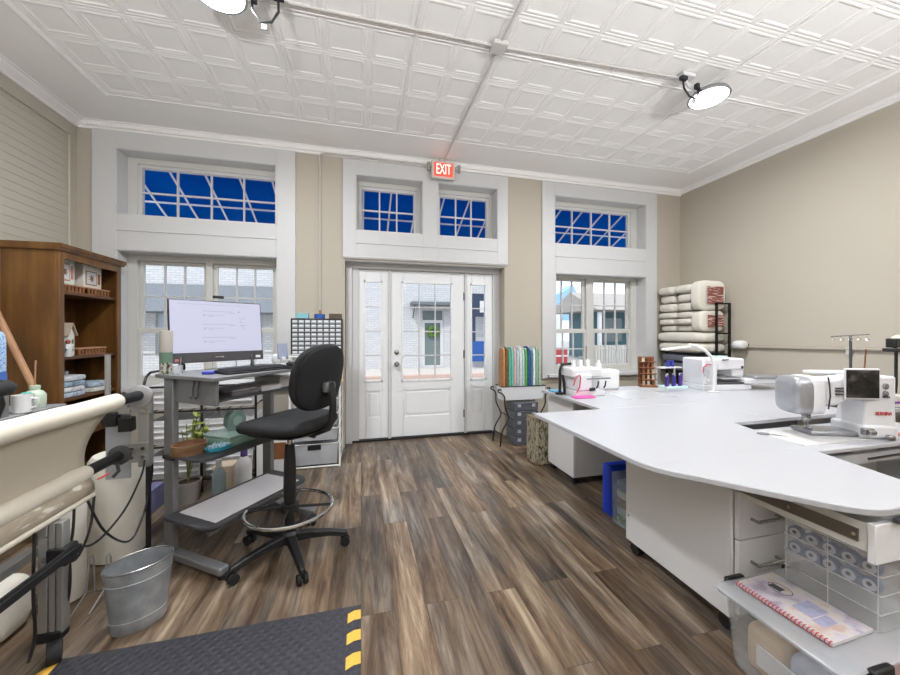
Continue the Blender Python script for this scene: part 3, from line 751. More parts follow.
MB().box(*Q(-1.34, 2.315, .50), *Q(-1.225, 2.32, .86)).build('side_plate', mat('plate_gray', (178, 182, 188), .4, .3), t)
MB().tube([Q(-1.235, 2.222, .61), Q(-1.225, 2.215, .575), Q(-1.245, 2.205, .55)], .008).build('ratchet_lever', M_dgray, t)
# near legs
def alu_leg(y):
    mb = MB()
    for dx, w in ((0, .03), (.034, .02), (.058, .022)): mb.box(*Q(-1.235+dx, y-.02, .10), *Q(-1.235+dx+w, y+.02, .54))
    mb.build('leg', M_alu, t, bev=.003)
    MB().box(*Q(-1.24, y-.025, .07), *Q(-1.16, y+.025, .11)).build('caster_fork', M_black, t, bev=.004)
    MB().cyl(Q(-1.185, y-.05, .042), Q(-1.15, y-.03, .042), .042, n=20).build('caster_wheel', M_rubber, t)
    MB().cyl(Q(-1.23, y+.02, .035), Q(-1.21, y+.03, .035), .035, n=20).build('caster_wheel', M_rubber, t)
    for z in (.48, .40): MB().cyl(Q(-1.21, y-.03, z), Q(-1.21, y-.02, z), .011, n=8).build('bolt', M_chrome, t)
alu_leg(1.77)
alu_leg(.55)
MB().box(*Q(-1.30, .5, .40), *Q(-1.255, 1.80, .435)).build('lower_beam', M_alu, t, bev=.003)
MB().box(*Q(-1.145, .4, .40), *Q(-1.115, 1.79, .43)).box(*Q(-1.135, .4, .43), *Q(-1.125, 1.79, .436)).build('black_rail', M_black, t, bev=.004)
MB().box(*Q(-1.20, 1.735, .37), *Q(-1.135, 1.80, .44)).build('rail_clamp', M_black, t, bev=.004)
for k, pts in enumerate([
    [(-1.2, 2.0, .55), (-1.19, 1.95, .40), (-1.22, 1.90, .30), (-1.24, 1.82, .46), (-1.22, 1.80, .58)],
    [(-1.2, 1.95, .55), (-1.15, 1.98, .38), (-1.13, 2.12, .25), (-1.12, 2.22, .33), (-1.12, 2.30, .50), (-1.125, 2.312, .60)],
    [(-1.2, 1.88, .55), (-1.19, 1.85, .42), (-1.21, 1.82, .33), (-1.22, 1.78, .42), (-1.22, 1.77, .55)],
    [(-1.18, 1.66, .55), (-1.17, 1.64, .35), (-1.165, 1.64, .18), (-1.17, 1.62, .10)],
    [(-1.17, 1.80, .43), (-1.15, 1.78, .30), (-1.16, 1.78, .2), (-1.18, 1.76, .16)],
    [(-1.16, 1.80, .42), (-1.15, 1.92, .36), (-1.13, 2.08, .42), (-1.12, 2.2, .54), (-1.13, 2.256, .61)]]):
    P_ = [Vector(Q(*q)) for q in pts]
    cc = []
    for i in range(len(P_)-1):
        p0, p1, p2, p3 = P_[max(i-1, 0)], P_[i], P_[i+1], P_[min(i+2, len(P_)-1)]
        for s_ in range(6):
            u = s_/6
            cc.append(.5*((2*p1)+(p2-p0)*u+(2*p0-5*p1+4*p2-p3)*u*u+(3*p1-p0-3*p2+p3)*u**3))
    cc.append(P_[-1])
    MB().tube(cc, .005, 6).build('cable', M_black, t)
# quilting machine handlebar at the left edge
t = thing('quilting_machine', 'black padded handlebar of a quilting machine at the left edge', 'quilting machine', (-1.49, 1.47, .865))
MB().tube([(.12+.10*math.cos(a*PI/10), .16+.115*math.sin(a*PI/10), .225) for a in range(20)], .026, 12, closed=True).build('padded_handle', M_rubber, t)
MB().tube([(.16, .24, .22), (.165, .25, .16), (.15, .24, .08), (.05, .1, .04), (-.1, -.15, .04)], .013, 10).build('stem', M_black, t)
MB().box(-.3, -.75, 0, -.05, .0, .16).build('machine_body', M_wplast, t, bev=.03)
MB().box(-.3, -.75, -.12, -.1, -.05, 0).build('carriage', M_alu, t)
for y in (-.6, -.2): MB().cyl((-.2, y, -.395), (-.2, y, -.12), .02).build('carriage_support', M_alu, t)
MB().box(-.32, -.78, -.80, -.08, .02, -.395).build('stand', M_gray, t, bev=.01)
# rolls of batting standing behind the frame
tag(MB().lathe([(.09, 0), (.125, .01), (.13, .05), (.127, .2), (.132, .35), (.128, .4), (.13, .56), (.11, .59), (.03, .595)], (-1.385, 2.50, 0), 28).build('batting_roll', M_bag), 'thick white plastic wrapped batting roll standing behind the metal bucket', 'roll', 'standing batting rolls')
tag(MB().lathe([(.06, 0), (.078, .01), (.08, .1), (.077, .3), (.08, .5), (.06, .53), (.02, .535)], (-1.40, 2.13, 0), 24).build('batting_roll', M_bag), 'thin white wrapped roll left of the thick batting roll, by the frame leg', 'roll', 'standing batting rolls')
tag(MB().sell((-1.50, 1.93, .12), (.16, .2, .24), .6, 20, 12).build('plastic_bag', M_bag), 'rumpled white plastic bag on the floor behind the frame leg', 'bag')
t = thing('wire_stand', 'thin bent wire stand on the floor beside the metal bucket', 'wire stand', (-1.245, 2.08, 0))
for x in (-.035, .035):
    MB().tube([(x, -.10, .004), (x, 0, .05), (x, .02, .20), (x+.008, .03, .21), (x+.016, .02, .20), (x+.016, .03, .03)], .0035, 8).build('bent_rod', mat('dull_wire', (140, 140, 142), .6), t)
MB().tube([(-.06, .03, .03), (.10, .03, .03)], .003, 8).build('cross_rod', M_steel, t)
# galvanised bucket
t = thing('metal_bucket', 'oval galvanised metal bucket on the floor by the black mat', 'bucket', (-.965, 1.885, 0), math.radians(33))
t.scale = (.80, .84, .97)
M_galv = ramp_mat('galvanised', [(.3, (142, 146, 150)), (.55, (160, 164, 168)), (.75, (178, 182, 186))], (1, 1, 1), 14, .42, metal=.35)
MB().lathe([(.118, 0), (.122, .004), (.126, .05), (.129, .052), (.129, .056), (.127, .058), (.145, .22), (.149, .222), (.149, .226), (.146, .228), (.152, .282), (.149, .282), (.12, .012), (.02, .01)], n=40, sy=.68).build('bucket_body', M_galv, t)
MB().tube([(.152*math.cos(a*PI/24), .68*.152*math.sin(a*PI/24), .283) for a in range(48)], .004, 8, closed=True).build('rim', M_steel, t)
# anti-fatigue mat
def diamond_mat():
    m = mat('mat_black', (54, 54, 60), .55)
    n = m.node_tree.nodes; l = m.node_tree.links; b = n['Principled BSDF']
    tc = n.new('ShaderNodeTexCoord'); ck = n.new('ShaderNodeTexWave'); ck.inputs['Scale'].default_value = 14; ck.bands_direction = 'DIAGONAL'
    c2 = n.new('ShaderNodeTexWave'); c2.inputs['Scale'].default_value = 14; c2.bands_direction = 'DIAGONAL'
    mp = n.new('ShaderNodeMapping'); mp.inputs['Scale'].default_value = (-1, 1, 1)
    l.new(tc.outputs['Object'], ck.inputs['Vector']); l.new(tc.outputs['Object'], mp.inputs['Vector']); l.new(mp.outputs['Vector'], c2.inputs['Vector'])
    mm = n.new('ShaderNodeMath'); mm.operation = 'MULTIPLY'; l.new(ck.outputs['Fac'], mm.inputs[0]); l.new(c2.outputs['Fac'], mm.inputs[1])
    bp = n.new('ShaderNodeBump'); bp.inputs['Strength'].default_value = .7; bp.inputs['Distance'].default_value = .004
    l.new(mm.outputs[0], bp.inputs['Height']); l.new(bp.outputs['Normal'], b.inputs['Normal'])
    return m
t = thing('floor_mat', 'black anti-fatigue floor mat with yellow striped edges', 'mat', (-1.2, 1.745, 0))
MB().rings([[(0, 0, 0), (1.2, 0, 0), (1.2, -1.5, 0), (0, -1.5, 0)], [(.03, -.03, .012), (1.17, -.03, .012), (1.17, -1.47, .012), (.03, -1.47, .012)]]).build('pad', diamond_mat(), t)
M_yel = mat('stripe_yellow', (226, 176, 72), .6, var=.1, vscale=30)
for side in (0, 1):
    x0 = .001 if side == 0 else 1.142
    for k in range(13):
        y = -.03-k*.112
        def up(x): return .0125 if .03 <= x <= 1.17 else .0125*max(0, min(x, 1.2-x))/.03+.0007
        a, b_ = x0, x0+.057
        m_ = .03 if side == 0 else 1.17
        q = lambda x, s: (x, y-.03*(b_-x)/.057 - s, up(x))
        MB().sheet([[q(a, 0), q(m_, 0), q(b_, 0)], [q(a, .055), q(m_, .055), q(b_, .055)]]).build('stripe', M_yel, t)

# ================================================================== COMPUTER DESK
DANG = math.atan2(.814, .58)
DO = (-.749, 2.096)
DL, DD, DZ = .74, .485, 1.06
t = thing('standing_desk', 'grey metal standing desk with shelves, in front of the left window', 'desk', (DO[0], DO[1], 0), DANG)
MB().box(0, 0, DZ-.022, DL, DD, DZ).build('desktop', M_gray, t, bev=.004)
for x in (.02, .68):
    MB().box(x, .36, .06, x+.035, .44, DZ-.022).build('leg', M_gray, t, bev=.006)
    MB().box(x-.01, -.035, .02, x+.045, .52, .06).build('foot', M_gray, t, bev=.008)
    for y in (-.02, .48): MB().cyl((x+.018, y, 0), (x+.018, y, .02), .022, n=14).build('leveller', M_black, t)
    MB().box(x-.004, .355, .575, x+.039, .445, .60).build('shelf_collar', M_black, t, bev=.003)
MB().box(.04, .04, .90, .06, .36, DZ-.022).build('side_panel', M_gray, t)
def rshelf(x0, x1, y0, y1, z0, z1, r=.09):
    return MB().prism([*arc((x0+r, y0+r), r, PI, 1.5*PI, 8), *arc((x1-r, y0+r), r, 1.5*PI, 2*PI, 8), (x1, y1), (x0, y1)], z0, z1)
MB().box(.10, .10, .905, .70, .40, .92).build('upper_shelf', M_dgray, t, bev=.003)
rshelf(-.02, .74, .06, .36, .605, .625).build('middle_shelf', M_dgray, t, bev=.003)
rshelf(-.03, .70, .0, .36, .26, .28).build('bottom_shelf', M_dgray, t, bev=.003)
MB().cyl((.04, .10, .20), (.70, .10, .20), .014).build('stretcher', M_gray, t)
MB().cyl((.04, .40, .20), (.70, .40, .20), .014).build('stretcher', M_gray, t)
for x in (.036,):
    for y in (.16, .2): MB().tube([(x, y, 1.03), (x-.008, y, .99), (x-.008, y, .95), (x-.02, y, .935), (x-.024, y, .945)], .004, 8).build('hook', M_dgray, t)
DM = Matrix.Translation((DO[0], DO[1], 0)) @ Matrix.Rotation(DANG, 4, 'Z')
def dpt(x, y, z): return tuple(DM @ Vector((x, y, z)))
e = .0
# paper on bottom shelf
tag(MB().box(.035, .03, .2805, .62, .325, .284).build('paper_sheet', mat('paper', (222, 220, 224), .6)), 'large white paper sheet lying on the bottom desk shelf', 'paper').matrix_world = DM
# paper stacks on the upper shelf
def bar(name, lab, cat, x0, x1, y0, y1, z0, z1, m, bev=.004, group=None):
    o = tag(MB().box(x0-(x0+x1)/2, y0-(y0+y1)/2, 0, x1-(x0+x1)/2, y1-(y0+y1)/2, z1-z0).build(name, m, bev=bev), lab, cat, group)
    o.location = dpt((x0+x1)/2, (y0+y1)/2, z0); o.rotation_euler = (0, 0, DANG); return o
bar('paper_stack', 'dark grey folder lying on the shelf under the desktop', 'folder', .20, .38, .12, .36, .92, .945, mat('folder_gray', (120, 116, 118), .6))
bar('paper_stack', 'stack of white sheets on top of the grey folder', 'papers', .21, .37, .13, .35, .945, .955, mat('paper2', (205, 200, 205), .6), .002)
bar('paper_stack', 'white paper stack further right on the shelf under the desktop', 'papers', .40, .55, .12, .36, .92, .955, mat('paper3', (214, 210, 212), .6), .002)
bar('storage_box', 'pale box under the desktop at the right end of the shelf', 'box', .56, .68, .14, .38, .92, .99, mat('palebox', (206, 204, 202), .5))
# middle-shelf items
t = thing('wooden_hoops', 'stack of round wooden embroidery hoops on the middle desk shelf', 'hoops', dpt(.05, .265, .625), DANG)
M_hoop = ramp_mat('hoop_wood', [(.3, (104, 76, 50)), (.7, (140, 108, 76))], (1, 1, 4), 10, .5)
for k in range(2):
    MB().lathe([(.077, 0), (.085, 0), (.085, .025), (.077, .025), (.077, 0)], (0, 0, k*.026), 32).build('hoop', M_hoop, t)
MB().lathe([(.076, 0), (.076, .035)], n=28).build('cloth_fill', M_brownwood, t)
t = thing('pin_tray', 'turquoise tray heaped with beads on the middle desk shelf', 'tray', dpt(.145, .15, .625), DANG)
MB().lathe([(.045, 0), (.058, .004), (.066, .025), (.06, .025), (.05, .008)], n=24, sx=1.25, sy=.75).build('dish', mat('turquoise', (58, 160, 190), .35), t)
bd_ = MB()
for k in range(110):
    a = random.random()*2*PI; r = math.sqrt(random.random())*.052
    bd_.sell((r*1.2*math.cos(a), r*.72*math.sin(a), .022+random.random()*.012), (.011, .011, .011), 1, 6, 4)
o = bd_.build('beads', mat('bead_mix', (176, 208, 222), .25, var=.35, vscale=160), t); o['kind'] = 'stuff'
t = thing('supply_box', 'green translucent lidded supply box on the middle desk shelf', 'box', dpt(.30, .22, .625), DANG+.06)
M_greenbox = mat('sea_green', (136, 168, 152), .3)
MB().box(-.13, -.10, 0, .13, .10, .055).build('box_body', M_greenbox, t, bev=.01)
MB().box(-.137, -.107, .055, .137, .107, .068).build('lid', mat('sea_green_lid', (170, 198, 190), .25), t, bev=.006)
MB().box(-.02, -.112, .03, .02, -.1, .06).build('clasp', M_greenbox, t, bev=.003)
t = thing('tape_dispenser', 'round green grey case standing on the lid of the green box', 'case', dpt(.30, .23, .6935), DANG)
MB().lathe([(.05, -.025), (.062, -.02), (.062, .02), (.05, .025)], n=26, M=Matrix.Translation((0, 0, .058)) @ Matrix.Rotation(PI/2, 4, 'X')).build('case_body', mat('case_green', (116, 140, 134), .4), t)
MB().lathe([(.025, -.027), (.03, -.026), (.03, .026), (.025, .027)], n=20, M=Matrix.Translation((0, 0, .058)) @ Matrix.Rotation(PI/2, 4, 'X')).build('hub', mat('case_hub', (150, 172, 166), .4), t)
bar('supply_tray', 'small green tray right of the green supply box', 'tray', .46, .58, .12, .32, .625, .67, M_greenbox, .008)
# all-in-one computer
MA = math.radians(36)
t = thing('computer', 'slim black desktop computer screen showing a white web page', 'computer', (-.885, 2.600, DZ), MA)
MT = Matrix.Translation((0, 0, .05)) @ Matrix.Rotation(math.radians(-7), 4, 'X')
def mon(o): o.matrix_local = MT; return o
MWD, MHT = .53, .395
mon(MB().box(-MWD/2, 0, 0, MWD/2, .022, MHT).build('bezel', M_black, t, bev=.004))
mon(MB().box(-MWD/2+.006, -.002, .062, MWD/2-.006, 0, MHT-.006).build('screen', mat('screen_glow', (208, 208, 232), .35, emit=.88, var=0, dark=True), t))
mon(MB().box(-MWD/2, -.003, 0, MWD/2, 0, .058).build('chin', mat('chin_gray', (72, 70, 74), .35, .4), t))
MT_keep = MT
ln = MB()
for k, zc in enumerate((.325, .24, .155)):
    ln.box(-.095, -.0028, zc, .085, -.002, zc+.003); ln.box(-.075, -.0028, zc-.025, .03, -.002, zc-.0225)
    ln.box(-.06, -.0028, zc-.034, -.03, -.002, zc-.031); ln.box(.06, -.0028, zc-.008, .10, -.002, zc-.005)
    ln.box(-.085, -.0028, zc-.033, -.078, -.002, zc-.02)
ln.box(.115, -.0028, .32, .125, -.002, .332); ln.box(.12, -.0028, .28, .16, -.002, .283); ln.box(.125, -.0028, .255, .135, -.002, .262); ln.box(.13, -.0028, .23, .14, -.002, .24); ln.box(.145, -.0028, .235, .165, -.002, .238); ln.box(.14, -.0028, .215, .15, -.002, .222)
ln.box(-.22, -.0028, MHT-.028, .2, -.002, MHT-.026); ln.box(-.24, -.0028, .072, .24, -.002, .073)
mon(ln.build('page_text', mat('page_grey', (170, 168, 188), .35, emit=.95, var=0, dark=True), t))
mon(MB().box(-.03, -.0045, .026, .02, -.003, .032).build('badge', M_steel, t))
mon(MB().box(-.24, -.0045, .01, -.20, -.003, .026).build('red_sticker', mat('sticker_red', (190, 110, 110), .5), t))
mon(MB().box(.215, -.0045, .014, .245, -.003, .03).build('white_sticker', M_white, t))
MB().box(-.03, .03, .46, .03, .055, .478).build('webcam', M_black, t, bev=.003)
for x in (-.2, .2):
    MB().tube([(x, .03, .10), (x-.02, -.03, .045), (x-.035, -.085, .008)], .010).build('stand_leg', M_black, t)
    MB().tube([(x, .03, .09), (x+.02, .07, .03), (x+.03, .11, .006)], .009).build('stand_leg', M_black, t)
    MB().box(x-.025, .016, .08, x+.025, .05, .13).build('stand_hinge', M_black, t, bev=.004)
# keyboard
t = thing('keyboard', 'black computer keyboard lying in front of the screen', 'keyboard', dpt(.33, .085, DZ), DANG-.12)
MB().prism([(-.065, 0), (.065, 0), (.065, .022), (-.065, .010)], -.21, .21, Matrix.Rotation(PI/2, 4, 'Z') @ Matrix.Rotation(PI/2, 4, 'X')).build('keyboard_body', M_black, t, bev=.003)
ks = MB()
for i in range(20):
    for j in range(5): ks.box(-.2+i*.02, -.055+j*.022, .012+j*.002, -.2+i*.02+.016, -.055+j*.022+.018, .019+j*.002)
o = ks.build('keys', mat('key_black', (44, 44, 50), .5), t); o['kind'] = 'stuff'
t = thing('computer_mouse', 'black computer mouse at the right end of the desktop', 'mouse', dpt(.645, .10, DZ), DANG+.4)
MB().sell((0, 0, .017), (.062, .105, .034), .8, 20, 10).build('mouse_body', M_black, t)
MB().cyl((-.004, .03, .033), (.004, .03, .033), .008, n=12).build('scroll_wheel', M_gray, t)
t = thing('phone_holder', 'smartphone on a small white stand behind the mouse', 'phone', dpt(.685, .24, DZ), DANG-.5)
MB().box(-.035, -.005, .045, .035, .005, .16, Matrix.Rotation(-.2, 4, 'X')).build('phone', mat('phone_blue', (120, 128, 150), .2), t, bev=.004)
MB().tube([(0, .06, .006), (0, .02, .05), (0, -.02, .05)], .012).build('stand', M_wplast, t)
MB().lathe([(.045, 0), (.045, .008), (.02, .012)], (0, .03, 0), 20).build('base', M_wplast, t)
tag(MB().sell((0, 0, .04), (.07, .06, .08), .8, 16, 10).build('tissue_ball', M_white), 'crumpled white tissue at the right end of the desk', 'tissue').location = dpt(.71, .33, DZ)
t = thing('insulated_tumbler', 'grey tumbler with a green band and dark pattern left of the screen', 'tumbler', dpt(.03, .435, DZ), DANG)
t.scale = (.78, .78, 1.18)
MB().lathe([(.036, 0), (.038, .004), (.039, .055)], n=24).build('lower_pattern', ramp_mat('tumbler_pattern', [(.42, (40, 38, 36)), (.5, (150, 140, 120)), (.58, (196, 200, 196))], (1, 1, 1), 60, .3), t)
MB().lathe([(.0392, .055), (.040, .105)], n=24).build('green_band', mat('tumbler_green', (104, 134, 116), .35), t)
MB().lathe([(.0402, .105), (.042, .205), (.04, .21), (.01, .211)], n=24).build('upper_sleeve', mat('tumbler_gray', (176, 171, 164), .35), t)
tag(MB().box(-.03, -.015, 0, .03, .015, .018).build('blue_clip', mat('clip_blue', (60, 66, 178), .4), bev=.006), 'small blue plastic clip left of the keyboard', 'clip').location = dpt(.10, .18, DZ)
tag(MB().lathe([(.022, 0), (.026, .05), (.024, .05), (.018, .004)], (0, 0, 0), 16).build('glass_jar', clear_plastic('jar_glass', (210, 215, 220), .35)), 'small clear glass jar at the left corner of the desktop', 'jar').location = dpt(.035, .34, DZ)

# ================================================================== DRAFTING CHAIR
M_fab = mat('chair_fabric', (24, 25, 28), .85, var=.12, vscale=60, bump=.2, bscale=400)
t = thing('drafting_chair', 'black fabric drafting chair with a chrome foot ring', 'chair', (-.405, 2.25, 0), math.radians(58))
def seat_mesh():
    mb = MB(); R = []
    def outline(sc, z, k=0):
        pts = []
        for i in range(40):
            a = 2*PI*i/40; c_, s_ = math.cos(a), math.sin(a)
            x = .245*math.copysign(abs(c_)**.62, c_); y = .235*math.copysign(abs(s_)**.62, s_)
            zz = z-(.022*max(0, (y-.08)/.155)**2)+.008*(abs(x)/.245)**2*0
            pts.append((x*sc, y*sc, zz))
        return pts
    for sc, z in ((.3, .742), (.8, .742), (.95, .752), (1.0, .772), (.99, .792), (.93, .806), (.75, .81), (.4, .804), (.1, .802)): R.append(outline(sc, z))
    return mb.rings(R)
seat_mesh().build('seat', M_fab, t, sharp=60)
MB().sell((0, -.01, .738), (.42, .40, .03), .6, 28, 8).build('seat_shell', M_black, t)
BM = Matrix.Translation((0, -.225, 1.045)) @ Matrix.Rotation(math.radians(10), 4, 'X')
mb = MB(); R = []
for sc, y in ((.1, .032), (.6, .034), (.85, .030), (.97, .016), (1.0, 0), (.97, -.018), (.9, -.026)):
    ring = []
    for i in range(44):
        a = 2*PI*i/44; c_, s_ = math.cos(a), math.sin(a)
        x = .205*math.copysign(abs(c_)**.78, c_); z = .19*math.copysign(abs(s_)**.78, s_)
        ring.append(BM @ Vector((x*sc, y+.035*(x*sc/.2)**2, z*sc)))
    R.append(ring)
mb.rings(R); mb.build('backrest', M_fab, t, sharp=60)
mb = MB(); R = []
for sc, y in ((.93, -.022), (.94, -.03), (.86, -.038), (.5, -.04), (.1, -.04)):
    R.append([BM @ Vector((.205*math.copysign(abs(math.cos(2*PI*i/44))**.78, math.cos(2*PI*i/44))*sc, y+.035*(.205*math.cos(2*PI*i/44)*sc/.2)**2, 0.19*math.copysign(abs(math.sin(2*PI*i/44))**.78, math.sin(2*PI*i/44))*sc)) for i in range(44)])
mb.rings(R); mb.build('back_shell', M_fab, t, sharp=60)
MB().sell((0, -.272, .99), (.09, .035, .06), .5, 16, 8).build('back_bracket', mat('bracket_gray', (112, 112, 114), .4, .4), t)
jb = MB()
JP = [(0, -.28, 1.02), (0, -.292, .96), (0, -.298, .88), (0, -.29, .80), (0, -.26, .745), (0, -.20, .722), (0, -.10, .72), (0, -.02, .722)]
R = []
for i, q in enumerate(JP):
    a = Vector(JP[min(i+1, len(JP)-1)])-Vector(JP[max(i-1, 0)]); a.normalize(); nrm = Vector((0, -a.z, a.y))
    R.append([Vector(q)+Vector((sx*.024, 0, 0))+nrm*sy*.009 for sx, sy in ((-1, -1), (1, -1), (1, 1), (-1, 1))])
jb.rings(R).build('back_bar', M_black, t, bev=.004)
MB().box(-.07, -.08, .70, .07, .07, .735).build('mechanism', M_black, t, bev=.008)
MB().tube([(.06, -.03, .71), (.15, -.03, .70), (.19, -.03, .69)], .008).build('height_lever', M_black, t)
MB().tube([(.02, -.1, .71), (.02, -.16, .70)], .016).build('tilt_knob', M_black, t)
MB().lathe([(.016, .62), (.016, .70)], n=16).build('gas_piston', M_chrome, t)
MB().lathe([(.024, .10), (.034, .36), (.036, .37), (.032, .55), (.026, .64), (.018, .645)], n=20).build('column_cover', M_black, t)
MB().tube([(.235*math.cos(a*PI/24), .235*math.sin(a*PI/24), .27) for a in range(48)], .0105, 10, closed=True).build('foot_ring', M_chrome, t)
MB().lathe([(.03, .25), (.05, .255), (.05, .295), (.03, .30)], n=20).build('ring_hub', M_black, t)
for k in range(4):
    a = k*PI/2+.5
    MB().tube([(.04*math.cos(a), .04*math.sin(a), .275), (.232*math.cos(a), .232*math.sin(a), .27)], .008, 8).build('ring_spoke', M_black, t)
MB().lathe([(.05, .075), (.052, .08), (.05, .125), (.036, .14)], n=20).build('base_hub', M_black, t)
for k in range(5):
    a = math.radians(-69+72*k-58)
    u = Vector((math.cos(a), math.sin(a), 0)); v = Vector((-math.sin(a), math.cos(a), 0))
    R = []
    for d, w, z0, z1 in ((.03, .028, .075, .125), (.12, .026, .082, .122), (.22, .022, .075, .108), (.30, .019, .06, .09), (.325, .014, .06, .085)):
        R.append([u*d+v*w+Vector((0, 0, z0)), u*d-v*w+Vector((0, 0, z0)), u*d-v*w*.8+Vector((0, 0, z1)), u*d+v*w*.8+Vector((0, 0, z1))])
    lg = MB().rings(R).build('base_leg', M_black, t, bev=.005)
    c_ = u*.31
    w_ = MB()
    for s_ in (-1, 1): w_.cyl(c_+v*s_*.008+Vector((0, 0, .027)), c_+v*s_*.026+Vector((0, 0, .027)), .027, n=18)
    w_.cyl(c_+Vector((0, 0, .03)), c_+Vector((0, 0, .062)), .009, n=8)
    w_.build('caster', M_rubber, lg)

# ================================================================== RACK BEHIND THE DESK
t = thing('tube_rack', 'black tubular rack behind the desk holding white bins', 'rack', (-1.66, 3.30, 0))
RL, RDp = .80, .36
for x in (0, RL*.5, RL):
    pts = [(x, 0, .0), (x, 0, .88), (x, .03, .94), (x, .09, .97), (x, RDp-.09, .97), (x, RDp-.03, .94), (x, RDp, .88), (x, RDp, 0)]
    MB().tube(pts, .010, 8).build('end_frame', M_blackmetal, t)
for z in (.10, .38, .66, .86):
    for y in (0, RDp): MB().cyl((0, y, z), (RL, y, z), .008, n=8).build('rail', M_blackmetal, t)
    if z < .8:
        sl = MB()
        for k in range(9): sl.cyl((.04+k*.09, 0, z), (.04+k*.09, RDp, z), .004, n=6)
        sl.build('shelf_wires', M_blackmetal, t)
M_bin = mat('bin_white', (224, 224, 226), .4)
def ribbed_bin(label, x, z, w, h, y=3.32):
    q = thing('storage_bin', label, 'bin', (x, y, z), 0, 'white bins on the black rack')
    b_ = MB().rings([[(0.01, .01, 0), (w-.01, .01, 0), (w-.01, .31, 0), (.01, .31, 0)], [(0, 0, h), (w, 0, h), (w, .32, h), (0, .32, h)], [(.008, .008, h), (w-.008, .008, h), (w-.008, .312, h), (.008, .312, h)], [(.012, .012, .01), (w-.012, .012, .01), (w-.012, .308, .01), (.012, .308, .01)]])
    b_.build('bin_body', M_bin, q, bev=.004)
    for k in range(3):
        zz = h*(.25+.25*k)
        MB().box(.01, -.006, zz, w-.01, .008, zz+.008).build('rib', M_bin, q)
    return q
n_ = 0
pos = ['left', 'right']; lev = ['bottom', 'middle', 'top']
for zi, z in enumerate((.115, .395, .675)):
    for xi, x in enumerate((-1.645, -1.25)):
        ribbed_bin('white ribbed bin on the %s tier of the black rack, %s of two' % (lev[zi], pos[xi]), x, z, .365, .19)
t = thing('potted_plant', 'small leafy yellow green plant behind the desk shelves', 'plant', (-1.29, 3.14, 0))
MB().lathe([(.07, 0), (.09, .16), (.085, .16), (.06, .01)], n=20).build('pot', mat('pot_grey', (158, 152, 146), .8), t)
MB().lathe([(.082, .145), (.01, .15)], n=20).build('soil', mat('soil', (60, 46, 36), .95), t)
for k in range(14):
    a = random.random()*2*PI; r = random.uniform(.04, .13); h = random.uniform(.45, .78)
    tip = Vector((r*math.cos(a), r*math.sin(a), h))
    stem = MB().tube([(0, 0, .15), (tip.x*.3, tip.y*.3, h*.6), tip], .003, 6).build('stem', mat('stem_green', (110, 122, 60), .7), t)
    lf = MB()
    for j in range(5):
        f = .45+.13*j; c_ = Vector((tip.x*f, tip.y*f, .15+(h-.15)*f)); b2 = random.random()*2*PI
        lf.sell((0, 0, 0), (.075, .034, .008), .9, 8, 4, Matrix.Translation(c_+Vector((.03*math.cos(b2), .03*math.sin(b2), 0))) @ Matrix.Rotation(b2, 4, 'Z') @ Matrix.Rotation(random.uniform(-.8, .3), 4, 'Y'))
    lf.build('leaves', mat('leaf_yellow_green', (150, 160, 80), .6, var=.3, vscale=20), stem)
# things on the floor between desk and rack
def bottle(label, x, y, r, h, m, cap):
    q = thing('lotion_bottle', label, 'bottle', (x, y, 0), 0, 'bottles on the floor behind the desk')
    MB().lathe([(r*.9, 0), (r, .01), (r, h*.7), (r*.5, h*.82), (r*.4, h*.85)], n=18).build('bottle_body', m, q)
    MB().lathe([(r*.45, h*.85), (r*.45, h), (r*.3, h)], n=14).build('cap', cap, q)
bottle('clear blue bottle on the floor behind the bottom desk shelf', -1.02, 2.96, .045, .36, clear_plastic('blue_bottle', (150, 190, 206), .5), M_white)
bottle('white bottle with a purple label behind the desk, left of the right leg', -.88, 3.06, .055, .40, M_wplast, mat('purple_cap', (92, 70, 140), .5))
tag(MB().box(-.135, -.09, 0, .135, .09, .17).build('carton_box', mat('carton_blue', (112, 114, 150), .6), bev=.004), 'lilac blue carton on the floor left of the desk, under the rack', 'carton').location = (-1.58, 3.05, 0)
tag(MB().box(-.07, -.07, 0, .07, .07, .26).build('cork_board', mat('pale_block', (196, 178, 156), .7), bev=.004), 'pale wooden block standing on the floor behind the desk', 'block').location = (-1.04, 3.16, 0)
t = thing('photo_box', 'white box with a brown picture behind the right desk leg', 'box', (-.72, 3.28, 0))
MB().box(-.13, 0, 0, .13, .18, .42).build('carton', M_wplast, t, bev=.004)
MB().box(-.07, -.002, .22, .10, 0, .36).build('picture', M_brownwood, t)

# ================================================================== DRAWER CART LEFT OF DOOR
t = thing('drawer_cart', 'white wire drawer tower left of the door, filled with clear drawers', 'drawer cart', (-.65, 3.60, 0))
CW, CD, CH = .45, .50, 1.075
M_wire = mat('white_wire', (236, 236, 234), .4)
for x in (0, CW):
    for y in (0, CD): MB().cyl((x, y, 0), (x, y, CH-.01), .009, n=8).build('post', M_wire, t)
    fw = MB()
    for k in range(9): fw.cyl((x, 0, .02+k*.127), (x, CD, .02+k*.127), .004, n=6)
    fw.build('side_runner', M_wire, t)
MB().box(-.012, -.012, CH-.014, CW+.012, CD+.012, CH).build('cart_top', M_wire, t, bev=.003)
for y in (0, CD): MB().cyl((0, y, .012), (CW, y, .012), .008, n=8).build('base_rail', M_wire, t)
M_tub = clear_plastic('drawer_clear', (214, 216, 220), .45)
cols = [(200, 205, 210), (180, 176, 176), (198, 150, 128), (190, 190, 196), (206, 176, 180), (190, 198, 186), (210, 200, 190)]
zz = .03
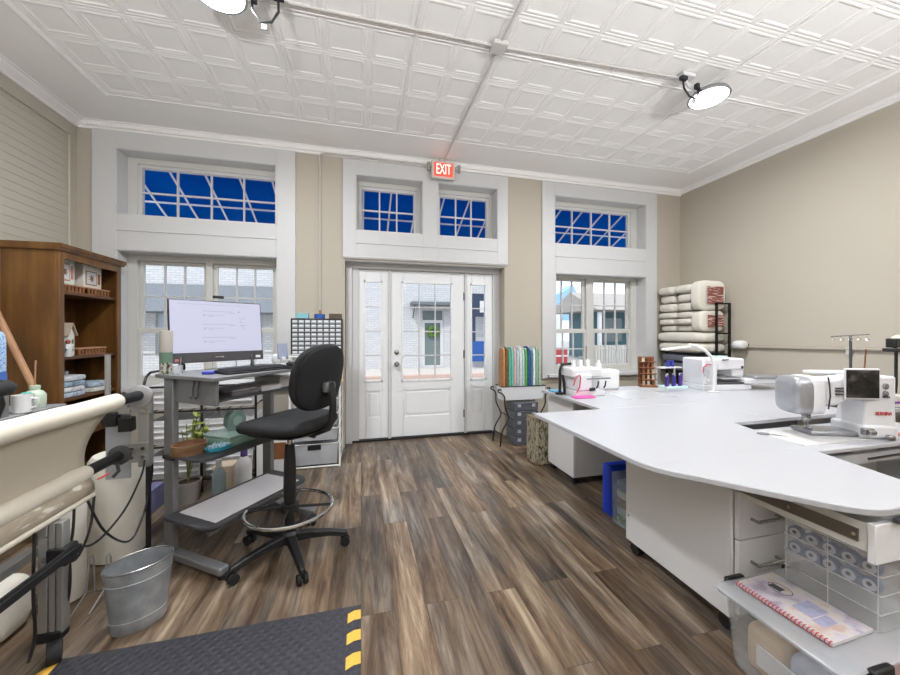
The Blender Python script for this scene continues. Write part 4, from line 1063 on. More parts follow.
for k, h in enumerate((.20, .115, .115, .115, .115, .115, .115)):
    d = MB(); w0, w1 = .018, CW-.018
    d.rings([[(w0+.01, .012, zz), (w1-.01, .012, zz), (w1-.01, CD-.02, zz), (w0+.01, CD-.02, zz)], [(w0, 0, zz+h), (w1, 0, zz+h), (w1, CD-.01, zz+h), (w0, CD-.01, zz+h)], [(w0+.004, .004, zz+h), (w1-.004, .004, zz+h), (w1-.004, CD-.014, zz+h), (w0+.004, CD-.014, zz+h)], [(w0+.014, .016, zz+.005), (w1-.014, .016, zz+.005), (w1-.014, CD-.024, zz+.005), (w0+.014, CD-.024, zz+.005)]])
    dr = d.build('drawer', M_tub, t)
    MB().tube([(w0, -.004, zz+h), (w1, -.004, zz+h), (w1, CD-.01, zz+h), (w0, CD-.01, zz+h)], .005, 6, closed=True).build('drawer_rim', M_wire, dr)
    MB().sell((CW/2, CD/2, zz+h*.42+.004), (CW-.09, CD-.1, h*.75), .35, 20, 8).build('drawer_contents', mat('contents_%d' % k, cols[k], .9, var=.25, vscale=30), dr)
    MB().box(CW*.35, -.006, zz+h*.72, CW*.62, .002, zz+h*.95).build('label_holder', M_black if k == 0 else M_wplast, dr)
    zz += h+.027 if k else h+.03
tag(MB().sell((0, 0, 0), (.03, .02, .03), .9, 10, 6).build('yellow_clip', mat('yellow_clip', (236, 196, 60), .4)), 'small yellow clip on the right edge of the wire drawer tower', 'clip').location = (-.185, 3.578, .83)
# small parts cabinet
t = thing('parts_cabinet', 'black small parts cabinet with rows of tiny clear drawers', 'parts cabinet', (-.645, 3.62, CH))
PW, PH, PD = .47, .355, .17
mb = holes(MB(), 0, PW, 0, PH, 0, PD, [])
mb.build('cabinet_shell', M_black, t, bev=.004)
NC_, NR_ = 8, 8
cw, ch = (PW-.02)/NC_, (PH-.02)/NR_
first = None
M_sd = mat('small_drawer', (168, 172, 178), .25); M_lab = mat('drawer_label', (226, 228, 230), .5)
for i in range(NC_):
    for j in range(NR_):
        loc = (.01+i*cw, 0, .01+j*ch)
        if first is None:
            first = MB().box(.004, -.006, .004, cw-.004, 0, ch-.006).build('small_drawer', M_sd, t, bev=.001)
            lab = MB().box(.010, -.008, ch*.45, cw-.010, -.006, ch-.010).build('drawer_label', M_lab, first)
            first.location = loc
        else: dup(first, loc=loc, parent=t)
tag(MB().box(-.055, -.04, 0, .055, .04, .052).build('teal_box', mat('teal_box', (124, 178, 186), .5), bev=.004), 'small teal box on top of the parts cabinet', 'box').location = (-.55, 3.70, CH+PH)
t = thing('tape_roll', 'roll of blue tape lying on the parts cabinet', 'tape', (-.395, 3.70, CH+PH))
MB().lathe([(.03, 0), (.05, 0), (.05, .045), (.03, .045), (.03, 0)], n=28).build('tape', mat('tape_blue', (40, 84, 160), .5), t)
MB().lathe([(.026, .002), (.03, .002), (.03, .043), (.026, .043), (.026, .002)], n=24).build('core', M_stick, t)
tag(MB().box(-.06, -.04, 0, .06, .04, .05).build('brown_box', mat('brown_box', (84, 70, 60), .6, var=.3, vscale=50), bev=.004), 'small dark brown box on top of the parts cabinet, right end', 'box').location = (-.245, 3.70, CH+PH)

# ================================================================== FABRIC STAND RIGHT OF DOOR
t = thing('fabric_stand', 'white enamel trough on curled black iron legs right of the door', 'stand', (1.83, 3.93, 0))
TW, TD = .55, .30
MB().rings([[(-TW/2+.02, -TD/2+.02, .51), (TW/2-.02, -TD/2+.02, .51), (TW/2-.02, TD/2-.13, .51), (-TW/2+.02, TD/2-.13, .51)], [(-TW/2, -TD/2, .67), (TW/2, -TD/2, .67), (TW/2, TD/2-.11, .67), (-TW/2, TD/2-.11, .67)], [(-TW/2+.01, -TD/2+.01, .67), (TW/2-.01, -TD/2+.01, .67), (TW/2-.01, TD/2-.12, .67), (-TW/2+.01, TD/2-.12, .67)], [(-TW/2+.03, -TD/2+.03, .525), (TW/2-.03, -TD/2+.03, .525), (TW/2-.03, TD/2-.14, .525), (-TW/2+.03, TD/2-.14, .525)]]).build('trough', mat('enamel_white', (226, 228, 232), .35), t, bev=.006)
MB().tube([(-TW/2, -TD/2, .672), (TW/2, -TD/2, .672), (TW/2, TD/2-.11, .672), (-TW/2, TD/2-.11, .672)], .006, 8, closed=True).build('black_rim', M_blackmetal, t)
for sx in (-1, 1):
    for y in (-.165, .065):
        x = sx*.30
        pts = [(x-sx*.015, y+(.0 if y > 0 else 0), .64), (x+sx*.02, y, .645), (x+sx*.02, y, .62), (x-sx*.02, y-.01*(1 if y < 0 else -1), .60), (x-sx*.045, y-.02*(1 if y < 0 else -1), .56), (x-sx*.05, y-.02*(1 if y < 0 else -1), .46), (x-sx*.09, y, .36), (x-sx*.10, y, .30), (x-sx*.04, y, .20), (x-sx*.015, y, .12), (x, y, 0)]
        P_ = [Vector(q) for q in pts]; cc = []
        for i in range(len(P_)-1):
            p0, p1, p2, p3 = P_[max(i-1, 0)], P_[i], P_[i+1], P_[min(i+2, len(P_)-1)]
            for s_ in range(5):
                u = s_/5; cc.append(.5*((2*p1)+(p2-p0)*u+(2*p0-5*p1+4*p2-p3)*u*u+(3*p1-p0-3*p2+p3)*u**3))
        cc.append(P_[-1])
        MB().tube(cc, .008, 8).build('leg', M_blackmetal, t)
    MB().cyl((sx*.285, -.165, .13), (sx*.285, .065, .13), .007, n=8).build('leg_brace', M_blackmetal, t)
    MB().cyl((sx*.20, -.165, .34), (sx*.20, .065, .34), .006, n=8).build('leg_brace', M_blackmetal, t)
bolts = [((176, 128, 84), 'tan brown'), ((120, 84, 52), 'dark brown striped'), ((88, 168, 142), 'jade green'), ((112, 186, 166), 'mint green'), ((214, 170, 172), 'pink floral'),
         ((168, 196, 200), 'pale blue'), ((206, 210, 208), 'off-white'), ((176, 206, 204), 'ice blue'), ((96, 158, 84), 'leaf green'), ((44, 88, 128), 'navy blue'), ((66, 112, 146), 'slate blue'),
         ((226, 228, 226), 'white'), ((134, 168, 146), 'sage dotted'), ((156, 184, 160), 'light sage')]
xb = 1.83-TW/2+.02
for k, (c_, nm) in enumerate(bolts):
    w = .0335
    h = .40+.02*math.sin(k*2.3)
    m = ramp_mat('bolt_%d' % k, [(.38, tuple(max(0, v-12) for v in c_)), (.5, c_), (.64, tuple(min(255, v+14) for v in c_))], (1, 1, 1), 55 if k % 2 else 90, .85)
    o = thing('fabric_bolt', '%s fabric bolt standing in the white trough%s' % (nm, ', leftmost' if k == 0 else ', rightmost' if k == len(bolts)-1 else ''), 'fabric bolt', (xb+w/2, 3.865, .515), 0, 'fabric bolts in the white trough')
    MB().sell((0, 0, h/2+.1), (w, .155, h+.2), .35, 16, 10).build('fabric_wrap', m, o)
    o.children[0].scale = (1, 1, 1)
    MB().box(-.004, -.06, h+.155, .004, .06, h+.205).build('bolt_card', M_white, o)
    xb += w+.0008
# plastic drawer stack under the trough
M_smoke = clear_plastic('smoke_plastic', (104, 106, 114), .78, .3)
for k in range(5):
    q = thing('drawer_case', ['bottom', 'second lowest', 'middle', 'second highest', 'topmost'][k]+' smoky plastic case in the stack under the white trough', 'case', (1.845, 3.875, .003+k*.098), 0, 'smoky cases under the trough')
    MB().box(-.15, -.13, 0, .15, .11, .092).build('case_body', M_smoke, q, bev=.008)
    MB().box(-.145, -.134, .074, .145, -.13, .088).build('case_lip', mat('smoke_dark', (70, 72, 80), .35), q)
    for x in (-.09, .09): MB().box(x-.02, -.138, .045, x+.02, -.13, .08).build('latch', mat('latch_clear', (168, 170, 178), .3), q, bev=.002)
# woven basket by the tables
t = thing('bark_basket', 'bark textured waste basket between the fabric stand and the white table', 'basket', (1.775, 3.245, 0))
M_bark = ramp_mat('bark', [(.36, (74, 66, 54)), (.46, (138, 128, 108)), (.56, (188, 178, 156)), (.66, (104, 94, 78))], (1, 1, .4), 52, .9, 8, bump=.6)
MB().box(-.125, -.11, 0, .125, .11, .44).build('basket_body', M_bark, t, bev=.012)
MB().box(-.128, -.113, .44, .128, .113, .452).build('basket_rim', mat('bark_rim', (120, 106, 84), .8), t, bev=.004)

# ================================================================== WORK TABLES
TZ0, TZ1 = .728, .752
def caster(parent, x, y):
    q = MB().box(x-.03, y-.03, .045, x+.03, y+.03, .058); q.box(x-.012, y-.025, .025, x+.012, y+.025, .046)
    c_ = q.build('caster', M_black, parent)
    MB().cyl((x-.02, y, .026), (x+.02, y, .026), .026, n=16).build('caster_wheel', M_rubber, c_)
# far sewing cabinet with its worktop
t = thing('sewing_cabinet', 'white sewing cabinet on casters under the far worktop', 'cabinet', (1.75, 2.67, 0))
MB().box(0, 0, .058, .02, .42, TZ0).build('side_panel', M_cab, t, bev=.002)
MB().box(.02, .0, .058, .66, .02, TZ0).build('back_panel', mat('laminate_grey', (206, 204, 202), .4, var=.01), t, bev=.002)
MB().box(.64, .02, .058, .66, .42, TZ0).build('side_panel', M_lam, t, bev=.002)
MB().box(.02, .02, .058, .64, .42, .08).build('bottom_panel', M_lam, t)
MB().box(.02, .4, .08, .64, .42, TZ0).build('door', M_lam, t)
for x, y in ((.04, .04), (.62, .04), (.04, .38), (.62, .38)): caster(t, x, y)
t = thing('far_worktop', 'white worktop along the far side carrying the small machines', 'worktop', (1.66, 3.05, 0))
MB().prism([(0, 0), (0, -.82), (0.0, -.85), (.9, -.85), (.9, -1.37), (2.70, -1.37), (2.70, -.2), (2.70, 0)], TZ0, TZ1).build('worktop_slab', M_lam, t, bev=.003)
MB().box(.45, -.62, TZ1, .95, -.24, TZ1+.0015).build('machine_insert', mat('insert_grey', (196, 198, 202), .2), t)
q = thing('base_cabinet', 'white base cabinet under the right end of the far worktop, along the right wall', 'cabinet', (3.75, 2.3, 0))
MB().box(0, 0, .05, .5, .6, TZ0-.001).build('cabinet_body', M_lam, q, bev=.003)
MB().box(-.012, .02, .08, 0, .58, TZ0-.03).build('door', M_lam, q, bev=.003)
MB().box(.03, .03, 0, .47, .57, .05).build('plinth', M_dgray, q)
# big cutting table: cabinet + curved leaf
t = thing('cutting_table', 'large white cutting table with a rounded leaf in the foreground', 'table', (1.13, 2.2, 0))
def T2(x, y): return (x-1.13, y-2.2)
poly = [T2(1.135, 2.19)]
def bez(p0, p1, p2, n=8):
    return [T2(*((1-u)**2*Vector(p0)+2*u*(1-u)*Vector(p1)+u*u*Vector(p2))) for u in [i/n for i in range(n+1)]]
poly += bez((1.135, 1.31), (1.135, 1.185), (1.24, 1.085), 8)
poly += bez((1.445, .825), (1.515, .735), (1.60, .735), 8)
poly += [T2(1.905, .735), T2(2.19, 1.672), T2(2.555, 1.672), T2(2.555, 2.192), T2(1.66, 2.192)]
MB().prism(poly, TZ0, TZ1).build('tabletop', M_lam, t, bev=.004)
MB().box(*T2(1.14, 1.227), TZ1, *T2(2.05, 1.229), TZ1+.0006).build('leaf_seam', mat('seam_grey', (205, 205, 208), .5), t)
cbx = MB().box(*T2(1.53, 1.18), .075, *T2(1.55, 1.795), TZ0); cbx.build('side_panel', M_cab, t, bev=.002)
MB().box(*T2(1.55, 1.775), .075, *T2(2.0, 1.795), TZ0).build('back_panel', M_lam, t)
MB().box(*T2(1.98, 1.18), .075, *T2(2.0, 1.775), TZ0).build('side_panel', M_lam, t)
MB().box(*T2(1.55, 1.18), .075, *T2(1.98, 1.775), .095).build('bottom_panel', M_lam, t)
for k, (z0, z1) in enumerate(((.10, .412), (.418, .62))):
    d = MB().box(*T2(1.552, 1.16), z0, *T2(1.978, 1.18), z1).build('drawer', M_cab, t, bev=.002)
    zc = .50 if k else .317
    MB().tube([(*T2(1.62, 1.16), zc), (*T2(1.62, 1.13), zc), (*T2(1.76, 1.13), zc), (*T2(1.76, 1.16), zc)], .007, 8).build('handle', M_steel, d)
# top drawer pulled open
d = MB().box(*T2(1.545, .745), .575, *T2(1.985, .765), .700)
d = d.build('open_drawer', M_cab, t, bev=.003)
MB().box(*T2(1.56, .765), .60, *T2(1.572, 1.19), .69).box(*T2(1.958, .765), .60, *T2(1.97, 1.19), .69).box(*T2(1.572, .765), .60, *T2(1.958, 1.19), .606).build('drawer_box', mat('drawer_white', (226, 224, 220), .4), d)
MB().box(*T2(1.552, .79), .625, *T2(1.559, 1.40), .665).build('drawer_slide', mat('slide_metal', (128, 124, 118), .3, .8), d)
for y in (.80, .98, 1.1): MB().cyl((*T2(1.551, y), .645), (*T2(1.5525, y), .645), .006, n=8).build('slide_screw', M_chrome, d)
MB().tube([(*T2(1.72, .745), .64), (*T2(1.72, .715), .64), (*T2(1.82, .715), .64), (*T2(1.82, .745), .64)], .007, 8).build('handle', M_steel, d)
MB().box(*T2(1.553, 1.14), .66, *T2(1.60, 1.178), .71).build('slide_socket', M_black, t)
MB().box(*T2(1.62, .728), .702, *T2(1.80, .745), .716).build('drawer_stop', M_dgray, t)
for x, y in ((1.57, 1.22), (1.57, 1.75), (1.96, 1.22), (1.96, 1.75)):
    q = MB().box(*T2(x-.03, y-.03), .058, *T2(x+.03, y+.03), .075).box(*T2(x-.012, y-.025), .03, *T2(x+.012, y+.025), .06).build('caster', M_black, t)
    MB().cyl((*T2(x-.02, y), .032), (*T2(x+.02, y), .032), .032, n=16).build('caster_wheel', M_rubber, q)
for z in (.22, .55): MB().cyl((*T2(1.529, 1.775), z), (*T2(1.5305, 1.775), z), .006, n=8).build('screw_cap', M_gray, t)
t = thing('seam_tool', 'small grey metal seam tool lying on the edge of the cutting table', 'tool', (2.08, 1.43, TZ1+.006), math.radians(-38))
MB().sell((0, 0, 0), (.055, .016, .012), .6, 12, 6).build('grip', M_steel, t)
MB().cyl((.025, 0, 0), (.10, 0, -.003), .003, .001, n=8).build('point', M_chrome, t)
# sewing-machine cabinet in the gap
t = thing('machine_cabinet', 'white sewing machine cabinet with a lowered shelf between the tables', 'cabinet', (2.1, 1.28, 0))
PZ = .70
MB().prism([(.02, 0), (1.35, 0), (1.35, .385), (.135, .385)], PZ-.022, PZ).build('machine_platform', M_lam, t, bev=.004)
MB().box(.16, .07, PZ, .80, .36, PZ+.004).build('acrylic_insert', mat('acrylic', (214, 214, 214), .08), t)
MB().box(.03, .02, .60, 1.35, .04, .65).build('front_rail', M_lam, t)
MB().box(.14, .37, .08, 1.35, .385, PZ-.022).build('back_panel', mat('laminate_grey', (206, 204, 202)), t)
MB().box(.46, .04, .08, .48, .37, .65).build('side_panel', M_lam, t)
MB().box(1.33, .04, .08, 1.35, .37, PZ-.022).build('side_panel', M_lam, t)
MB().box(.14, .02, .06, 1.35, .385, .08).build('bottom_panel', M_lam, t)
for x in (.2, 1.3):
    for y in (.06, .34): caster(t, x, y)
MB().tube([(.5, 0, .63), (.75, -.01, .64), (1.0, .0, .60), (1.3, 0, .56)], .006, 8).build('power_cable', M_black, t)

# ================================================================== BIG SEWING MACHINE
t = thing('sewing_machine', 'large white sewing machine with a black touch screen, nearest the right edge', 'sewing machine', (2.685, 1.485, PZ+.004), math.radians(-21))
t.scale = (.80, 1, 1.22)
M_mach = mat('machine_white', (226, 226, 230), .3, var=.01)
M_silver = mat('machine_silver', (176, 178, 184), .3, .55)
MB().box(-.20, -.075, 0, .16, .075, .022).build('bed', mat('bed_grey', (150, 152, 156), .25, .5), t, bev=.01)
MB().box(.10, -.10, 0, .32, .10, .06).build('base', M_mach, t, bev=.012)
# pillar
MB().rings([[(.115, -.085, .05), (.31, -.095, .05), (.31, .085, .05), (.115, .085, .05)], [(.14, -.08, .17), (.315, -.085, .17), (.315, .08, .17), (.14, .08, .17)], [(.06, -.085, .185), (.32, -.085, .185), (.32, .085, .185), (.06, .085, .185)], [(.06, -.07, .285), (.31, -.07, .285), (.31, .075, .285), (.06, .075, .285)]]).build('pillar', M_mach, t, bev=.008)
# arm
MB().rings([[(x, .075*s-.01, z) for s, z in pr] for x, pr in (
    (-.17, [(-1, .14), (1, .14), (1, .26), (-1, .26)]),
    (-.05, [(-1, .145), (1, .145), (1, .27), (-1, .27)]),
    (.03, [(-1, .185), (1, .185), (1, .28), (-1, .28)]),
    (.32, [(-1, .185), (1, .185), (1, .285), (-1, .285)]))]).build('arm', M_mach, t, bev=.01)
MB().box(-.165, -.089, .118, .30, .0, .1245).build('light_strip', M_gray, t) if False else None
# head
MB().sell((-.225, 0, .185), (.17, .19, .18), .45, 28, 14).build('head_cover', M_silver, t)
MB().sell((-.165, -.002, .188), (.10, .192, .18), .35, 28, 14).build('head_shell', M_mach, t)
MB().tube([(-.118, -.098, .28), (-.112, -.102, .24), (-.108, -.102, .19), (-.116, -.098, .13)], .004, 8).build('thread_slot', M_black, t)
MB().box(-.19, -.02, .055, -.175, 0, .11).cyl((-.16, -.01, .03), (-.16, -.01, .11), .005, n=10).box(-.178, -.03, .024, -.142, .01, .03).build('presser_foot', M_steel, t, bev=.002)
MB().cyl((-.182, -.01, .018), (-.182, -.01, .07), .0018, n=6).build('needle', M_chrome, t)
MB().sell((-.19, -.03, .082), (.05, .04, .04), .7, 14, 8).build('needle_clamp', M_steel, t)
MB().box(-.015, -.10, .178, .205, -.088, .322).build('screen_frame', M_mach, t, bev=.006)
MB().box(-.007, -.103, .186, .197, -.1, .314).build('touch_screen', ramp_mat('screen_reflection', [(.4, (22, 22, 24)), (.55, (46, 44, 44)), (.7, (96, 92, 90))], (1, 1, 2), 9, .12), t, bev=.002)
for z in (.205, .24): MB().lathe([(.014, 0), (.014, .012), (.01, .014)], n=18, M=Matrix.Translation((.248, -.085, z)) @ Matrix.Rotation(PI/2, 4, 'X')).build('knob', M_steel, t)
for k in range(3): MB().box(-.06, -.0995, .197+k*.014, -.022, -.085, .203+k*.014).build('button', M_dgray, t)
for x in (.235, .26): MB().box(x, -.0885, .187, x+.018, -.085, .194).build('button', M_dgray, t)
text_part('BERNINA', .024, 'lettering', mat('brand_red', (196, 44, 40), .4), t, (.235, -.0925, .115), (PI/2, 0, 0), .0012)
MB().box(.09, -.12, .018, .15, -.09, .05).cyl((.10, -.13, .034), (.14, -.13, .034), .012, n=12).build('bobbin_case', M_steel, t, bev=.004)
MB().sell((.23, -.13, .014), (.05, .03, .026), .6, 14, 8).build('presser_dial', M_steel, t)
MB().box(-.12, .02, .285, .30, .07, .30).build('carry_lid', M_mach, t, bev=.006)
# thread stand behind it
t = thing('thread_stand', 'telescopic thread stand behind the large sewing machine', 'thread stand', (3.50, 1.82, TZ1))
MB().box(-.16, -.06, 0, .16, .06, .02).build('base', M_dgray, t, bev=.004)
MB().cyl((0, 0, .02), (0, 0, .52), .008, n=10).build('pole', M_dgray, t)
MB().cyl((-.20, 0, .515), (.20, 0, .53), .004, n=8).build('guide_arm', M_steel, t)
for k in range(5):
    x = -.19+k*.09
    MB().tube([(x, 0, .515), (x, -.015, .50), (x, -.012, .488), (x, .004, .492)], .0025, 6).build('thread_guide', M_steel, t)
MB().cyl((.12, .0, .02), (.165, 0, .42), .005, n=8).build('spool_pin', M_brownwood, t)
t = thing('gooseneck_camera', 'black camera on a curved black stalk by the right edge', 'camera', (3.94, 1.80, TZ1))
MB().lathe([(.05, 0), (.05, .015), (.02, .02)], n=20).build('base', M_black, t)
MB().tube([(0, 0, .02), (.02, 0, .15), (.02, 0, .3), (0, -.01, .40), (-.04, -.02, .44)], .010, 8).build('stalk', M_black, t)
MB().box(-.085, -.05, .43, -.015, .01, .50).build('camera_body', M_black, t, bev=.008)
MB().box(-.10, -.06, .40, -.02, .02, .425).build('clamp', M_black, t, bev=.006)
t = thing('magnifier_lamp', 'pale round magnifier lamp behind the black camera at the right edge', 'lamp', (4.22, 1.86, TZ1))
MB().lathe([(.06, 0), (.06, .02), (.02, .025)], n=20).build('base', M_wplast, t)
MB().cyl((0, 0, .02), (0, 0, .42), .01).build('pole', M_wplast, t)
MB().sell((0, 0, .47), (.22, .14, .12), .7, 20, 10).build('shade', mat('shade_cream', (222, 216, 200), .5), t)
t = thing('purple_tape_measure', 'white and purple spool box behind the right end of the sewing machine', 'box', (3.80, 1.745, TZ1))
MB().box(-.06, -.04, 0, .06, .04, .09).build('case_body', M_wplast, t, bev=.01)
MB().box(-.063, -.043, .03, .063, .043, .045).build('purple_band', mat('purple', (150, 70, 176), .5), t)
tag(MB().box(-.05, -.02, 0, .05, .02, .012).build('red_scissors_case', mat('case_red', (196, 84, 80), .5), bev=.004), 'small red case on the shelf right of the sewing machine', 'case').location = (3.06, 1.36, PZ)

# ================================================================== SERGER AND SMALL THINGS ON THE FAR WORKTOP
t = thing('serger', 'compact white overlock machine with black threading arms by the right window', 'overlock machine', (1.905, 2.74, TZ1))
t.scale = (.9, 1, 1)
MB().box(-.17, -.10, 0, .15, .11, .05).build('base', M_mach, t, bev=.008)
MB().box(-.16, -.11, .05, .0, .10, .19).build('front_cover', M_mach, t, bev=.012)
MB().box(-.20, -.09, .16, .13, .09, .24).build('top_arm', M_mach, t, bev=.014)
MB().box(-.06, -.112, .145, .20, -.09, .155).build('thread_tray', M_gray, t)
MB().box(-.03, -.12, .05, .03, -.09, .075).build('lever', M_black, t, bev=.004)
for x in (.04, .12): MB().tube([(x, -.115, .07), (x+.012, -.12, .09), (x+.02, -.12, .13)], .007, 8).build('lever', M_black, t)
MB().tube([(-.20, -.11, .10), (-.19, -.118, .14), (-.165, -.118, .18), (-.14, -.118, .19), (-.13, -.118, .16), (-.14, -.118, .09), (-.17, -.118, .04)], .005, 8).build('red_tube', mat('tube_red', (196, 70, 90), .4), t)
for k, x in enumerate((-.10, -.02, .06)): MB().lathe([(.026, 0), (.026, .004), (.02, .006), (.018, .06), (.01, .062)], (x, .03, .24), 16).build('thread_cone', M_wplast, t)
MB().cyl((.09, .09, .05), (.09, .09, .42), .006, n=8).build('antenna', M_steel, t)
t = thing('black_hose_stand', 'black hooked arm stand left of the small overlock machine', 'stand', (1.70, 2.80, TZ1))
MB().tube([(0, 0, .0), (0, 0, .20), (.01, 0, .24), (.03, 0, .262), (.13, 0, .268)], .012, 10).build('hook_arm', M_black, t)
MB().tube([(.035, -.02, 0), (.03, -.02, .10), (.02, -.01, .17)], .012, 8).build('strut', M_black, t)
MB().lathe([(.04, 0), (.04, .015), (.02, .02)], n=16).build('base', M_black, t)
tag(MB().sell((1.80, 2.60, TZ1+.006), (.20, .09, .011), .4, 20, 6).build('pink_pouch', mat('pink_pouch', (226, 86, 166), .6, var=.2, vscale=30)), 'flat hot pink pouch in front of the black hooked stand', 'pouch')
tag(MB().box(1.69, 2.86, TZ1, 1.82, 2.99, TZ1+.012).build('blue_notepad', mat('notepad_blue', (104, 168, 200), .6), bev=.002), 'light blue notepad at the far left corner of the worktop', 'notepad')
t = thing('white_jug', 'white rounded machine behind the overlock machine, against the window', 'machine', (2.27, 2.95, TZ1))
MB().box(-.12, -.07, 0, .12, .07, .19).build('machine_body', M_wplast, t, bev=.02)
MB().lathe([(.03, .19), (.03, .24), (.02, .26), (.02, .28)], (-.07, 0, 0), 16).build('knob', M_wplast, t)
# wooden thread rack with spools
t = thing('thread_rack', 'wooden tiered thread rack on the worktop at the right window', 'thread rack', (2.79, 2.98, TZ1), -.35)
MB().box(-.075, .02, 0, .075, .035, .30).build('back_board', M_brownwood, t, bev=.002)
for k in range(5): MB().box(-.075, -.055+k*.006, .012+k*.058, .075, .02, .02+k*.058).build('tier', M_brownwood, t, bev=.001)
MB().box(-.075, -.06, 0, .075, .035, .012).build('base', M_brownwood, t, bev=.001)
scol = [(206, 186, 160), (150, 84, 62), (214, 208, 198), (176, 130, 92), (120, 72, 52)]
RM = Matrix.Translation((2.79, 2.98, TZ1)) @ Matrix.Rotation(-.35, 4, 'Z')
tn = ['bottom', 'second', 'third', 'fourth', 'top']
for k in range(5):
    for j, x in enumerate((-.04, .005, .05)):
        q = thing('thread_spool', '%s thread spool on the %s tier of the wooden rack' % (['left', 'middle', 'right'][j], tn[k]), 'thread spool', tuple(RM @ Vector((x, -.018+k*.003, .02+k*.058))), 0, 'spools on the wooden rack')
        MB().lathe([(.015, 0), (.015, .003), (.012, .004), (.012, .034), (.015, .036), (.015, .039)], n=12).build('thread', mat('spool_%d' % ((k*3+j*2) % 5), scol[(k*3+j*2) % 5], .6), q)
# embroidery machine
t = thing('embroidery_machine', 'boxy white embroidery machine with an arm unit, in front of the stacked bags', 'embroidery machine', (3.30, 2.72, TZ1), math.radians(-8))
MB().box(-.20, -.12, 0, .30, .14, .055).build('base', M_mach, t, bev=.008)
MB().box(-.20, -.12, .05, -.05, .14, .30).build('pillar', M_mach, t, bev=.016)
MB().box(-.06, -.11, .19, .24, .12, .30).build('arm', M_mach, t, bev=.016)
MB().box(.12, -.10, .13, .24, .08, .20).build('head', M_mach, t, bev=.01)
MB().lathe([(.026, 0), (.026, .01), (.02, .014)], n=18, M=Matrix.Translation((-.15, -.12, .10)) @ Matrix.Rotation(PI/2, 4, 'X')).build('dial', M_wplast, t)
MB().lathe([(.035, 0), (.035, .012), (.03, .016)], n=20, M=Matrix.Translation((-.17, -.12, .17)) @ Matrix.Rotation(PI/2, 4, 'X')).build('dial', mat('dial_grey', (196, 198, 204), .3), t)
MB().tube([(-.205, -.125, .17), (-.20, -.126, .22), (-.16, -.127, .25), (-.11, -.127, .24), (-.09, -.126, .20)], .005, 8).build('red_tube', mat('tube_red', (196, 70, 90)), t)
MB().box(-.05, -.118, .055, .24, .0, .075).build('needle_plate', M_dgray, t)
MB().box(.0, -.123, .285, .06, -.11, .292).build('slot', M_black, t)
MB().sell((.21, -.112, .215), (.03, .01, .03), .8, 12, 6).build('badge', M_dgray, t)
MB().box(.22, -.14, .06, .62, .12, .11).build('embroidery_unit', M_mach, t, bev=.01)
MB().box(.30, -.16, .11, .58, -.02, .135).build('carriage_arm', M_silver, t, bev=.006)
MB().box(.02, -.08, .10, .40, .03, .112).build('hoop', M_mach, t, bev=.004)
MB().box(.05, -.03, .30, .14, .06, .315).build('notes_pad', mat('pad_mint', (190, 222, 220), .6), t)
t = thing('arched_lamp', 'white arched desk lamp reaching left in front of the stacked bags', 'lamp', (3.10, 2.55, TZ1))
MB().box(-.03, -.03, 0, .06, .03, .012).build('base', M_wplast, t, bev=.004)
MB().tube([(.015, 0, .01), (.015, 0, .25), (.0, .01, .32), (-.05, .03, .38), (-.12, .06, .42), (-.18, .08, .43)], .014, 10).build('arm', M_wplast, t)
MB().box(-.43, .055, .415, -.14, .11, .435, Matrix.Rotation(-.08, 4, 'Y')).build('lamp_head', M_wplast, t, bev=.008)
# purple spools in a tray left of the embroidery machine
t = thing('spool_tray', 'pale mint tray holding purple thread spools left of the embroidery machine', 'tray', (2.985, 2.87, TZ1))
MB().box(-.13, -.07, 0, .12, .09, .018).build('tray_base', mat('tray_mint', (206, 234, 232), .4), t, bev=.004)
for x in (-.12, .1): MB().box(x, .07, .018, x+.012, .08, .19).build('post', M_wplast, t)
MB().box(-.13, .0, .19, .12, .09, .20).build('upper_shelf', M_wplast, t)
pc = [(58, 40, 122), (108, 72, 160), (44, 44, 120), (84, 60, 150)]
SX = [(-.105, 0), (-.065, .0), (-.025, 0), (.015, 0), (.055, 0), (.095, 0)]
for k, (x, y) in enumerate(SX):
    q = thing('purple_spool', '%s purple thread spool standing in the mint tray' % ['leftmost', 'second from left', 'third from left', 'third from right', 'second from right', 'rightmost'][k], 'thread spool', (2.985+x, 2.84+.02*(k % 2), TZ1+.018), 0, 'purple spools in the tray')
    MB().lathe([(.016, 0), (.016, .004), (.013, .006), (.012, .085+.01*(k % 3)), (.014, .09+.01*(k % 3)), (.014, .095+.01*(k % 3))], n=14).build('thread', mat('purple_%d' % (k % 4), pc[k % 4], .5), q)
    MB().cyl((0, 0, .09), (0, 0, .125), .004, n=8).build('core', M_wplast, q)
for k, x in enumerate((0.0, .05)):
    tag(MB().lathe([(.018, 0), (.018, .06), (.006, .065)], (2.985+x, 2.92, TZ1+.20), 14).build('ink_bottle', mat('ink_blue', (52, 62, 150), .4)), ['left', 'right'][k]+' dark blue spool on the upper shelf of the mint tray', 'thread spool', 'blue spools on the tray shelf')

